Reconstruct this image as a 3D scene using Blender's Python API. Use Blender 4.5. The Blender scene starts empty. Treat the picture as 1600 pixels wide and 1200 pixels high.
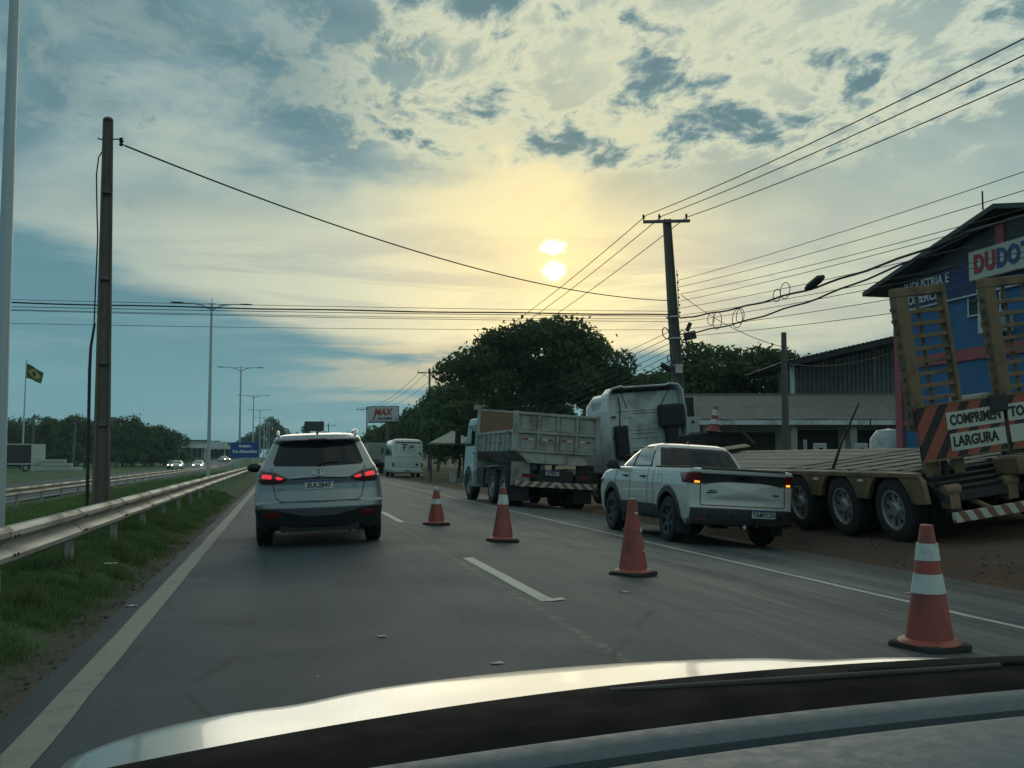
import bpy, bmesh, math, random
import numpy as np
from mathutils import Vector, Matrix
R = math.radians
random.seed(7)
rng = np.random.default_rng(11)
scene = bpy.context.scene
C = scene.collection

# ------------------------------------------------------------------ camera, sky, sun, exposure
CAM_Z = 1.2
cd = bpy.data.cameras.new('camera'); cam = bpy.data.objects.new('camera', cd); C.objects.link(cam)
cd.sensor_width = 36.0; cd.lens = 36.4; cd.clip_start = 0.03; cd.clip_end = 3000
cam.location = (0, 0, CAM_Z); cam.rotation_euler = (R(90 + 4.1), 0, R(-12.48))
scene.camera = cam
SUN_EL, SUN_AZ = 11.0, 14.8            # degrees above the horizon, degrees right of the road's direction (+Y)

class N:
    """tiny node-expression helper"""
    def __init__(s, tree): s.t = tree
    def new(s, kind, **kw):
        n = s.t.nodes.new(kind)
        for k, v in kw.items(): setattr(n, k, v)
        return n
    def put(s, sock, v):
        if isinstance(v, bpy.types.NodeSocket): s.t.links.new(v, sock)
        elif v is not None:
            if sock.type == 'RGBA' and not hasattr(v, '__len__'): v = (v, v, v, 1)
            if sock.type == 'RGBA' and len(v) == 3: v = (*v, 1)
            sock.default_value = v
    def m(s, op, a, b=None, c=None, clamp=False):
        n = s.new('ShaderNodeMath', operation=op, use_clamp=clamp)
        for i, v in enumerate((a, b, c)):
            if v is not None: s.put(n.inputs[i], v)
        return n.outputs[0]
    def add(s, a, b): return s.m('ADD', a, b)
    def sub(s, a, b): return s.m('SUBTRACT', a, b)
    def mul(s, a, b): return s.m('MULTIPLY', a, b)
    def div(s, a, b): return s.m('DIVIDE', a, b)
    def step(s, v, a, b, x0=0.0, x1=1.0):
        n = s.new('ShaderNodeMapRange', interpolation_type='SMOOTHSTEP')
        s.put(n.inputs['Value'], v); s.put(n.inputs['From Min'], a); s.put(n.inputs['From Max'], b)
        n.inputs['To Min'].default_value = x0; n.inputs['To Max'].default_value = x1
        return n.outputs[0]
    def noise(s, vec, scale, detail=4, rough=.55, dist=0.0, dims='3D'):
        n = s.new('ShaderNodeTexNoise', noise_dimensions=dims)
        s.put(n.inputs['Vector'], vec); s.put(n.inputs['Scale'], scale); n.inputs['Detail'].default_value = detail
        n.inputs['Roughness'].default_value = rough; n.inputs['Distortion'].default_value = dist
        return n.outputs['Fac']
    def mix(s, f, a, b, mode='MIX'):
        n = s.new('ShaderNodeMix', data_type='RGBA', blend_type=mode)
        s.put(n.inputs[0], f); s.put(n.inputs[6], a); s.put(n.inputs[7], b)
        return n.outputs[2]
    def xyz(s, v):
        n = s.new('ShaderNodeSeparateXYZ'); s.put(n.inputs[0], v); return n.outputs
    def comb(s, x, y, z):
        n = s.new('ShaderNodeCombineXYZ')
        for i, v in enumerate((x, y, z)): s.put(n.inputs[i], v)
        return n.outputs[0]
    def vmap(s, v, scale=(1,1,1), rot=(0,0,0), loc=(0,0,0)):
        n = s.new('ShaderNodeMapping'); s.put(n.inputs[0], v)
        n.inputs['Scale'].default_value = scale; n.inputs['Rotation'].default_value = rot; n.inputs['Location'].default_value = loc
        return n.outputs[0]

def srgb(r, g, b):
    f = lambda c: (c/255/12.92 if c/255 <= .04045 else ((c/255+.055)/1.055)**2.4)
    return (f(r), f(g), f(b))

world = bpy.data.worlds.new('World'); scene.world = world; world.use_nodes = True
def build_sky():
    t = world.node_tree; t.nodes.clear(); n = N(t)
    STR = 0.1
    sky = n.new('ShaderNodeTexSky', sky_type='NISHITA'); sky.sun_disc = False
    sky.sun_elevation = R(SUN_EL); sky.sun_rotation = R(SUN_AZ); sky.air_density = 1.0; sky.dust_density = 1.2; sky.ozone_density = 2.0
    d = n.new('ShaderNodeTexCoord').outputs['Generated']
    x, y, z = n.xyz(d)
    el = n.mul(n.m('ARCSINE', z), 57.2958)
    az = n.mul(n.m('ARCTAN2', x, y), 57.2958)
    zc = n.add(n.m('MAXIMUM', z, 0.0), .16)
    p = n.comb(n.div(x, zc), n.div(y, zc), 0.0)                       # the cloud deck seen in perspective
    cov = lambda c: tuple(v / STR for v in c)
    # angle from the sun
    se, sa = R(SUN_EL), R(SUN_AZ)
    sd = (math.cos(se)*math.sin(sa), math.cos(se)*math.cos(sa), math.sin(se))
    dp = n.new('ShaderNodeVectorMath', operation='DOT_PRODUCT'); n.put(dp.inputs[0], d); dp.inputs[1].default_value = sd
    ang = n.mul(n.m('ARCCOSINE', n.m('MINIMUM', dp.outputs['Value'], .999999)), 57.2958)
    # thin high veil, warmer and brighter towards the sun
    veil = n.mix(n.step(ang, 42, 6), cov(srgb(130, 158, 162)), cov(srgb(180, 187, 160)))
    veil = n.mix(n.step(ang, 13, 1.0), veil, cov(srgb(222, 205, 142)))
    wisp = n.noise(n.vmap(p, (1.2, .55, 1), loc=(3.1, 1.7, 0)), 1.5, 7, .6, .7)
    veil = n.mix(n.step(wisp, .44, .70, 0, .7), veil, n.mix(n.step(ang, 25, 3), cov(srgb(124, 152, 156)), cov(srgb(172, 173, 142))))
    bandv = n.noise(n.comb(n.mul(az, .06), n.mul(el, .40), 2.0), 1.0, 7, .62, .6)
    veil = n.mix(n.mul(n.step(bandv, .47, .62), n.step(el, 15.5, 10.0, 0, .9)), veil, n.mix(n.step(ang, 14, 2), cov(srgb(146, 158, 150)), cov(srgb(166, 158, 122))))
    base = n.mix(.9, sky.outputs[0], veil)
    # flat blue-grey bank low down, climbing towards the left
    lim = n.add(n.step(az, 8, -16, 6.2, 11.4), n.mul(n.sub(n.noise(n.comb(n.mul(az, .07), n.mul(el, .3), 5.0), 1.0, 6, .6), .5), 4.4))
    low = n.mix(n.step(el, 1.0, 10), cov(srgb(104, 148, 158)), cov(srgb(88, 130, 141)))
    strk = n.noise(n.comb(n.mul(az, .06), n.mul(el, .55), 9.0), 1.0, 7, .62, .5)
    low = n.mix(n.step(strk, .48, .70, 0, .55), low, cov(srgb(122, 158, 164)))
    warm = n.mul(n.step(strk, .50, .62), n.mul(n.step(ang, 18, 8), n.step(el, 1.5, 4.5)))
    low = n.mix(warm, low, cov(srgb(196, 188, 156)))
    bankm = n.step(n.sub(el, lim), .8, -.9)
    base = n.mix(n.mul(bankm, .95), base, low)
    # broad soft grey masses high up
    soft = n.noise(n.vmap(p, (1.0, .8, 1), loc=(9.4, 8.8, 0)), 1.05, 7, .55, .5)
    softm = n.mul(n.step(soft, .41, .56), n.step(el, 11.5, 16.0))
    base = n.mix(n.mul(softm, n.step(az, 14, 0, .45, 1.0)), base, n.mix(n.step(soft, .46, .66), cov(srgb(130, 156, 160)), cov(srgb(90, 123, 132))))
    # broken puffs: bright ragged fringes round grey-blue cores
    big = n.noise(n.vmap(p, loc=(-1.3, 2.2, 0)), .9, 3, .5)
    pw = n.new('ShaderNodeVectorMath', operation='ADD'); n.put(pw.inputs[0], p)
    wn = n.new('ShaderNodeTexNoise'); n.put(wn.inputs['Vector'], p); wn.inputs['Scale'].default_value = 3.0; wn.inputs['Detail'].default_value = 4
    wv = n.new('ShaderNodeVectorMath', operation='SCALE'); t.links.new(wn.outputs['Color'], wv.inputs[0]); wv.inputs['Scale'].default_value = .16
    t.links.new(wv.outputs[0], pw.inputs[1])
    fine = n.noise(n.vmap(pw.outputs[0], (1.15, .75, 1), loc=(7.7, -2.9, 0)), 5.6, 10, .64, .15)
    reg = n.mul(n.step(el, 13.5, 17.5), n.step(az, -3, 10, .16, 1.0))
    scat = n.mul(n.step(el, 9.0, 11.0), n.step(az, 8, -4))
    dens = n.add(n.mul(fine, .85), n.mul(big, .40))
    dens = n.sub(dens, n.sub(.30, n.add(n.mul(reg, .215), n.mul(scat, .085))))
    fringe = n.step(dens, .44, .54); core = n.step(dens, .52, .63)
    bright = n.mix(n.step(ang, 30, 6), cov(srgb(188, 198, 182)), cov(srgb(206, 207, 176)))
    darkc = n.mix(n.step(dens, .55, .66), cov(srgb(130, 154, 156)), cov(srgb(88, 120, 128)))
    base = n.mix(n.mul(fringe, n.mul(reg, 1.0)), base, bright)
    base = n.mix(n.mul(core, .95), base, darkc)
    # the sun burning through, cut by a thin strip of cloud
    dx = n.mul(n.sub(az, SUN_AZ), .98); dy = n.sub(el, SUN_EL)
    wob = n.mul(n.sub(n.noise(n.comb(az, el, 0.0), 1.7, 5, .6), .5), .8)
    d1 = n.m('SQRT', n.add(n.m('POWER', n.sub(dx, .02), 2.0), n.mul(n.m('POWER', n.sub(dy, -.62), 2.0), 1.3)))
    d2 = n.m('SQRT', n.add(n.mul(n.m('POWER', n.add(dx, .02), 2.0), .8), n.mul(n.m('POWER', n.sub(dy, .62), 2.0), 2.4)))
    disc = n.m('MAXIMUM', n.step(n.add(d1, wob), .82, .18), n.step(n.add(d2, wob), .80, .16))
    glow = n.mul(n.m('POWER', 2.718, n.mul(ang, -.46)), .58)
    base = n.mix(glow, base, cov((1.0, .80, .34)))
    halo = n.mul(n.m('POWER', 2.718, n.mul(n.m('POWER', ang, 2.0), -.22)), .7)
    base = n.mix(halo, base, cov((1.0, .86, .42)))
    base = n.mix(disc, base, cov((2.6, 2.3, 1.5)))
    bg = n.new('ShaderNodeBackground'); n.put(bg.inputs[0], base); bg.inputs[1].default_value = STR
    out = n.new('ShaderNodeOutputWorld'); t.links.new(bg.outputs[0], out.inputs[0])
build_sky()
world.cycles.sampling_method = 'MANUAL'; world.cycles.sample_map_resolution = 1024

sd_ = bpy.data.lights.new('sun', 'SUN'); sun = bpy.data.objects.new('sun', sd_); C.objects.link(sun)
sd_.energy = 0.5; sd_.angle = R(38); sd_.color = (1.0, .91, .74)
sun.rotation_euler = (R(90 - SUN_EL), 0, R(180 - SUN_AZ))
sun.location = (0, 0, 50)
vs = scene.view_settings; vs.view_transform = 'Standard'; vs.look = 'None'; vs.gamma = 1; vs.exposure = 0.22; vs.use_curve_mapping = False
scene.cycles.max_bounces = 6; scene.cycles.transparent_max_bounces = 6; scene.cycles.use_denoising = True
scene.cycles.caustics_reflective = False; scene.cycles.caustics_refractive = False

# ------------------------------------------------------------------ helpers
class MB:
    def __init__(s): s.v = []; s.f = []; s.fm = []; s.cur = 0
    def pts(s, vs, fs, M=None):
        o = len(s.v)
        s.v += [tuple(M @ Vector(v)) if M else tuple(v) for v in vs]
        for f in fs: s.f.append([i + o for i in f]); s.fm.append(s.cur)
        return s
    def box(s, c, d, rot=None):
        x, y, z = (k/2 for k in d)
        M = Matrix.Translation(c)
        if rot: M = M @ Matrix.Rotation(R(rot[2]), 4, 'Z') @ Matrix.Rotation(R(rot[1]), 4, 'Y') @ Matrix.Rotation(R(rot[0]), 4, 'X')
        return s.pts([(-x,-y,-z),(x,-y,-z),(x,y,-z),(-x,y,-z),(-x,-y,z),(x,-y,z),(x,y,z),(-x,y,z)],
              [(0,3,2,1),(4,5,6,7),(0,1,5,4),(1,2,6,5),(2,3,7,6),(3,0,4,7)], M)
    def bb(s, a, b): return s.box([(p+q)/2 for p, q in zip(a, b)], [abs(q-p) for p, q in zip(a, b)])
    def prism(s, poly, y0, y1, plane='xz'):
        """closed polygon extruded between two values of the missing axis"""
        n = len(poly)
        mk = {'xz': lambda p, t: (p[0], t, p[1]), 'yz': lambda p, t: (t, p[0], p[1]), 'xy': lambda p, t: (p[0], p[1], t)}[plane]
        vs = [mk(p, y0) for p in poly] + [mk(p, y1) for p in poly]
        fs = [tuple(range(n))[::-1], tuple(range(n, 2*n))] + [(i, (i+1) % n, n+(i+1) % n, n+i) for i in range(n)]
        return s.pts(vs, fs)
    def cyl(s, a, b, r0, r1=None, n=12, caps=True):
        r1 = r0 if r1 is None else r1
        a, b = Vector(a), Vector(b); ax = (b-a).normalized()
        u = ax.orthogonal().normalized(); w = ax.cross(u)
        vs = []
        for c, r in ((a, r0), (b, r1)):
            for i in range(n):
                t = 2*math.pi*i/n; vs.append(c + u*math.cos(t)*r + w*math.sin(t)*r)
        fs = [(i, (i+1) % n, n+(i+1) % n, n+i) for i in range(n)]
        if caps: fs += [tuple(range(n))[::-1], tuple(range(n, 2*n))]
        return s.pts(vs, fs)
    def tube(s, path, r, n=6, caps=True):
        P = [Vector(p) for p in path]; rs = r if hasattr(r, '__len__') else [r]*len(P)
        vs = []; u = None
        for i, p in enumerate(P):
            ax = (P[min(i+1, len(P)-1)] - P[max(i-1, 0)]).normalized()
            u = ax.orthogonal().normalized() if u is None else (u - ax*u.dot(ax)).normalized()
            w = ax.cross(u)
            for k in range(n):
                t = 2*math.pi*k/n; vs.append(p + (u*math.cos(t) + w*math.sin(t))*rs[i])
        fs = [(i*n+k, i*n+(k+1) % n, (i+1)*n+(k+1) % n, (i+1)*n+k) for i in range(len(P)-1) for k in range(n)]
        if caps: fs += [tuple(range(n))[::-1], tuple(range((len(P)-1)*n, len(P)*n))]
        return s.pts(vs, fs)
    def lathe(s, prof, n=24, c=(0,0,0), axis='z'):
        vs = []
        for r, h in prof:
            for k in range(n):
                t = 2*math.pi*k/n
                a, b = r*math.cos(t), r*math.sin(t)
                q = (a, b, h) if axis == 'z' else ((h, a, b) if axis == 'x' else (a, h, b))
                vs.append((q[0]+c[0], q[1]+c[1], q[2]+c[2]))
        m = len(prof)
        fs = [(i*n+k, i*n+(k+1) % n, (i+1)*n+(k+1) % n, (i+1)*n+k) for i in range(m-1) for k in range(n)]
        return s.pts(vs, fs)
    def rings(s, rs, cap0=True, cap1=True):
        n = len(rs[0]); vs = [p for r in rs for p in r]
        fs = [(i*n+k, i*n+(k+1) % n, (i+1)*n+(k+1) % n, (i+1)*n+k) for i in range(len(rs)-1) for k in range(n)]
        if cap0: fs.append(tuple(range(n))[::-1])
        if cap1: fs.append(tuple(range((len(rs)-1)*n, len(rs)*n)))
        return s.pts(vs, fs)
    def grid(s, fn, us, vs_):
        n = len(vs_)
        vs = [fn(u, v) for u in us for v in vs_]
        fs = [(i*n+k, (i+1)*n+k, (i+1)*n+k+1, i*n+k+1) for i in range(len(us)-1) for k in range(n-1)]
        return s.pts(vs, fs)
    def mesh(s, name, mats, smooth=None, fix=True):
        me = bpy.data.meshes.new(name); me.from_pydata(s.v, [], s.f); me.update()
        for m in (mats if isinstance(mats, (list, tuple)) else [mats]): me.materials.append(m)
        if any(s.fm):
            for p, k in zip(me.polygons, s.fm): p.material_index = k
        if fix:
            bm = bmesh.new(); bm.from_mesh(me); bmesh.ops.recalc_face_normals(bm, faces=bm.faces); bm.to_mesh(me); bm.free()
        if smooth is not None:
            me.shade_smooth(); me.set_sharp_from_angle(angle=R(smooth))
        return me
    def build(s, name, mats, parent=None, smooth=None, bevel=0, loc=None, rot=None, fix=True):
        return ob(name, s.mesh(name, mats, smooth, fix), parent, bevel, loc, rot)

def ob(name, me, parent=None, bevel=0, loc=None, rot=None):
    o = bpy.data.objects.new(name, me); C.objects.link(o)
    if parent: o.parent = parent
    if loc: o.location = loc
    if rot: o.rotation_euler = rot
    if bevel:
        b = o.modifiers.new('edge', 'BEVEL'); b.width = bevel; b.segments = 2; b.limit_method = 'ANGLE'; b.angle_limit = R(40)
    return o
def tag(o, label, cat, group=None, kind=None):
    o['label'] = label; o['category'] = cat
    if group: o['group'] = group
    if kind: o['kind'] = kind
    return o
def thing(name, label, cat, loc=(0,0,0), rot=(0,0,0), group=None):
    o = bpy.data.objects.new(name, None); C.objects.link(o); o.location = loc; o.rotation_euler = rot
    o.empty_display_size = .2
    return tag(o, label, cat, group)
def struct(o, label=None):
    o['kind'] = 'structure'
    if label: o['label'] = label
    return o
def copy_tree(o, parent=None):
    c = o.copy(); C.objects.link(c); c.parent = parent
    for ch in list(o.children): copy_tree(ch, c)
    return c
def text(body, size, mat, parent, loc, rot=(R(90),0,0), name='lettering', bold=0.0, shear=0.0, align='CENTER', sx=1.0, depth=.004, space=1.0):
    cu = bpy.data.curves.new(name, 'FONT'); cu.body = body; cu.size = size; cu.extrude = depth; cu.offset = bold; cu.shear = shear
    cu.align_x = align; cu.align_y = 'CENTER'; cu.resolution_u = 3; cu.space_character = space
    tmp = bpy.data.objects.new(name, cu); C.objects.link(tmp)
    me = bpy.data.meshes.new_from_object(tmp.evaluated_get(bpy.context.evaluated_depsgraph_get()))
    bpy.data.objects.remove(tmp); bpy.data.curves.remove(cu); me.materials.clear(); me.materials.append(mat)
    o = bpy.data.objects.new(name, me); C.objects.link(o)
    o.parent = parent; o.location = loc; o.rotation_euler = rot; o.scale = (sx, 1, 1)
    return o

def mat(name, col, rough=.6, metal=0.0, var=.12, scale=3.0, spec=.5, bump=0.0, bscale=40.0, coat=0.0, dirt=None, emit=None, stretch=(1,1,1)):
    """procedural Principled material: colour varied by noise, optional dirt (colour, amount, scale) and fine relief"""
    m = bpy.data.materials.new(name); m.use_nodes = True; t = m.node_tree; n = N(t)
    b = t.nodes['Principled BSDF']
    co = n.new('ShaderNodeTexCoord').outputs['Object']
    if stretch != (1,1,1): co = n.vmap(co, stretch)
    c = n.mix(n.noise(co, scale, 5, .6), tuple(v*(1-var) for v in col), tuple(min(1, v*(1+var)) for v in col))
    rg = n.step(n.noise(co, scale*1.7, 4), .25, .75, max(.02, rough*.85), min(1, rough*1.12))
    if dirt:
        f = n.step(n.noise(co, dirt[2], 7, .62, .3), .62-dirt[1]*.35, .78-dirt[1]*.2)
        f = n.mul(f, min(1, .35+dirt[1]))
        c = n.mix(f, c, dirt[0]); rg = n.m('MAXIMUM', rg, n.mul(f, .75))
    n.put(b.inputs['Base Color'], c); n.put(b.inputs['Roughness'], rg)
    b.inputs['Metallic'].default_value = metal; b.inputs['Specular IOR Level'].default_value = spec
    b.inputs['Coat Weight'].default_value = coat; b.inputs['Coat Roughness'].default_value = .06
    if bump:
        bp = n.new('ShaderNodeBump'); bp.inputs['Strength'].default_value = bump; bp.inputs['Distance'].default_value = .02
        n.put(bp.inputs['Height'], n.noise(co, bscale, 6, .6)); t.links.new(bp.outputs[0], b.inputs['Normal'])
    if emit:
        b.inputs['Emission Color'].default_value = (*emit[0], 1); b.inputs['Emission Strength'].default_value = emit[1]
    return m

def stripes(name, a, b, freq, angle, axes=(0, 2), rough=.55, duty=.5, mirror=None):
    """diagonal warning stripes printed on a board"""
    m = mat(name, a, rough, var=.1); t = m.node_tree; n = N(t); bs = t.nodes['Principled BSDF']
    old = bs.inputs['Base Color'].links[0].from_socket
    co = n.xyz(n.new('ShaderNodeTexCoord').outputs['Object'])
    u = co[axes[0]]
    if mirror is not None: u = n.m('ABSOLUTE', n.sub(u, mirror))
    w = n.m('FRACT', n.add(n.mul(n.add(n.mul(u, math.cos(R(angle))), n.mul(co[axes[1]], math.sin(R(angle)))), freq), 100.0))
    n.put(bs.inputs['Base Color'], n.mix(n.m('GREATER_THAN', w, duty), old, b))
    return m

MT = {}
MT['silver'] = mat('silver_paint', (.245,.265,.275), .30, .7, .04, 2, coat=.6)
MT['white_car'] = mat('white_car_paint', (.52,.53,.50), .28, 0, .03, 2, coat=.7, dirt=((.36,.32,.25), .12, 1.3))
MT['white_truck'] = mat('white_truck_paint', (.60,.645,.64), .42, 0, .08, 1.5, coat=.2, dirt=((.27,.245,.20), .42, 1.4))
MT['grey_steel'] = mat('grey_painted_steel', (.36,.37,.34), .55, .1, .14, 2.0, dirt=((.17,.14,.105), .55, 1.8), bump=.1, bscale=12)
MT['rust'] = mat('rusty_brown_steel', (.21,.13,.085), .8, 0, .3, 3, bump=.2, bscale=20)
MT['black_plastic'] = mat('black_plastic', (.016,.018,.02), .55, 0, .1, 6, dirt=((.06,.055,.05), .1, 4))
MT['black_gloss'] = mat('black_gloss', (.008,.009,.01), .12, 0, .05, 4)
MT['dark_metal'] = mat('dark_chassis_steel', (.025,.026,.028), .65, .2, .2, 5, dirt=((.10,.075,.055), .25, 3))
MT['rubber'] = mat('tyre_rubber', (.018,.018,.018), .85, 0, .15, 12, bump=.2, bscale=60, dirt=((.09,.07,.05), .2, 6))
MT['rim_dark'] = mat('dark_alloy', (.05,.052,.055), .4, .7, .1, 6)
MT['rim_grey'] = mat('grey_wheel_steel', (.30,.30,.30), .5, .4, .15, 5, dirt=((.14,.11,.08), .4, 6))
MT['glass'] = mat('dark_window_glass', (.010,.014,.016), .05, 0, .02, 2, spec=.3)
MT['side_glass'] = mat('reflecting_side_glass', (.012,.016,.018), .03, 0, .02, 2, spec=1.0, coat=1.0)
MT['side_glass'].node_tree.nodes['Principled BSDF'].inputs['Coat IOR'].default_value = 3.6
MT['chrome'] = mat('chrome', (.6,.62,.63), .12, 1.0, .03, 3)
MT['red_lit'] = mat('red_lamp_lit', (.5,.02,.03), .2, 0, .1, 30, emit=((1.0,.035,.05), .55))
MT['red_lens'] = mat('red_lamp_lens', (.14,.010,.013), .18, 0, .1, 20)
MT['smoke_lens'] = mat('smoked_lamp_lens', (.07,.03,.035), .12, 0, .1, 20)
MT['amber_lit'] = mat('amber_lamp_lit', (.8,.35,.05), .3, 0, .1, 20, emit=((1.0,.45,.05), 1.0))
MT['head_lit'] = mat('headlamp_lit', (.9,.9,.85), .3, 0, .0, 5, emit=((1.0,.97,.85), 5.0))
MT['plate'] = mat('plate_white', (.5,.52,.5), .45, 0, .06, 8)
MT['plate_blue'] = mat('plate_blue_strip', (.02,.05,.20), .45, 0, .06, 8)
MT['ink'] = mat('black_lettering', (.012,.012,.014), .6, 0, .1, 8)
MT['white_ink'] = mat('white_lettering', (.72,.74,.74), .6, 0, .06, 8)
MT['red_ink'] = mat('red_lettering', (.40,.025,.035), .55, 0, .08, 8)
MT['galv'] = mat('galvanised_steel', (.50,.53,.53), .5, .35, .1, 2, dirt=((.30,.28,.24), .15, 2))
MT['lamp_white'] = mat('pale_painted_pole', (.40,.48,.52), .45, .1, .06, 1.5)
MT['concrete'] = mat('weathered_concrete', (.26,.25,.22), .85, 0, .2, 2.5, bump=.25, bscale=25, dirt=((.09,.085,.075), .4, 1.5))
MT['pole_brown'] = mat('brown_weathered_pole', (.150,.132,.115), .85, 0, .25, 3, bump=.3, bscale=22, stretch=(3,3,.5), dirt=((.06,.05,.045), .35, 2.0))
MT['pole_dark'] = mat('dark_weathered_pole', (.115,.105,.095), .85, 0, .22, 3, bump=.25, bscale=22, stretch=(3,3,.5))
MT['matte_black'] = mat('matte_black_trim', (.006,.007,.008), .95, 0, .1, 8, spec=.06)
MT['cable'] = mat('black_cable', (.012,.012,.015), .6, 0, .1, 5)
MT['iron'] = mat('dark_iron', (.035,.035,.038), .6, .5, .15, 8)

# ------------------------------------------------------------------ ground, roads, markings
def sm(t, a, b):
    t = min(1, max(0, (t-a)/(b-a))); return t*t*(3-2*t)
CROWN = 2.21
def road_z(x):
    if x < CROWN: return -.035*(CROWN - x)
    if x < 5.8: return -.04*(x - CROWN)
    return -.1436 - .06*(x - 5.8)
def ground_z(x, y):
    far = min(max(0, y-190), 150)*.012
    if x < -1.3:
        z = -.135 + .185*sm(-x, 1.5, 2.15) - .66*sm(-x, 4.0, 9.6)
        z += .03*math.sin(x*1.7+y*.31) * sm(-x, 1.6, 2.4)
        return z + far
    if x < 8.2: return road_z(x) + far - .05
    near = 1 - sm(y, 24, 31)
    bank = -.33 + .25*sm(x, 8.2, 8.9) + .125*(max(0, min(x, 12.3) - 8.9))
    flat = -.34 + .1*sm(x, 9, 14)
    z = near*bank + (1-near)*flat
    z += (.35 - z)*sm(x, 12.5, 16)*.9 + .02*math.sin(x*3.1+y*1.3)
    return z + far
def lin(a, b, n): return [a+(b-a)*i/n for i in range(n+1)]
gx = lin(-420, -60, 10) + lin(-52, -20, 8) + lin(-19, -4, 30) + lin(-3.6, -1.3, 16) + lin(-1.1, 7.6, 10) + lin(8.0, 14, 40) + lin(14.5, 30, 16) + lin(35, 420, 12)
gy = lin(-60, 0, 10) + lin(.5, 42, 110) + lin(43, 120, 40) + lin(125, 260, 18) + lin(280, 1500, 14)
g = MB(); g.grid(lambda x, y: (x, y, ground_z(x, y) + (.0 if -1.3 < x < 8 else random.uniform(-.012, .012))), gx, gy)

def ground_mat():
    m = bpy.data.materials.new('verge_ground'); m.use_nodes = True; t = m.node_tree; n = N(t); b = t.nodes['Principled BSDF']
    co = n.new('ShaderNodeTexCoord').outputs['Object']; x, y, z = n.xyz(co)
    n1 = n.noise(co, .6, 6, .6); n2 = n.noise(co, 7, 6, .65); n3 = n.noise(co, 45, 4, .6)
    grass = n.mix(n2, (.034,.075,.030), (.080,.140,.055)); grass = n.mix(n.step(n1, .45, .7, 0, .5), grass, (.075,.085,.038))
    soil = n.mix(n2, (.105,.058,.042), (.185,.108,.076)); soil = n.mix(n.step(n1, .42, .66), soil, (.12,.098,.08))
    soil = n.mix(n.step(n3, .5, .75, 0, .5), soil, (.07,.05,.04))
    right = n.step(n.add(x, n.mul(n.sub(n1, .5), 3)), 4, 6)
    weeds = n.mul(n.step(n.add(n1, n.mul(n2, .3)), .58, .75), n.step(y, 28, 60))
    soil = n.mix(weeds, soil, grass)
    edge = n.mul(n.step(n.add(x, n.mul(n.sub(n2, .5), .7)), -1.78, -1.55), n.step(x, 3, 1))
    c = n.mix(right, grass, soil); c = n.mix(edge, c, n.mix(n2, (.05,.046,.038), (.12,.105,.085)))
    n.put(b.inputs['Base Color'], c); b.inputs['Roughness'].default_value = .95; b.inputs['Specular IOR Level'].default_value = .2
    bp = n.new('ShaderNodeBump'); bp.inputs['Strength'].default_value = .7; bp.inputs['Distance'].default_value = .06
    n.put(bp.inputs['Height'], n.add(n2, n.mul(n3, .5))); t.links.new(bp.outputs[0], b.inputs['Normal'])
    return m
struct(g.build('ground', ground_mat(), smooth=80), 'grass median and red dirt verge beside the road')

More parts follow.
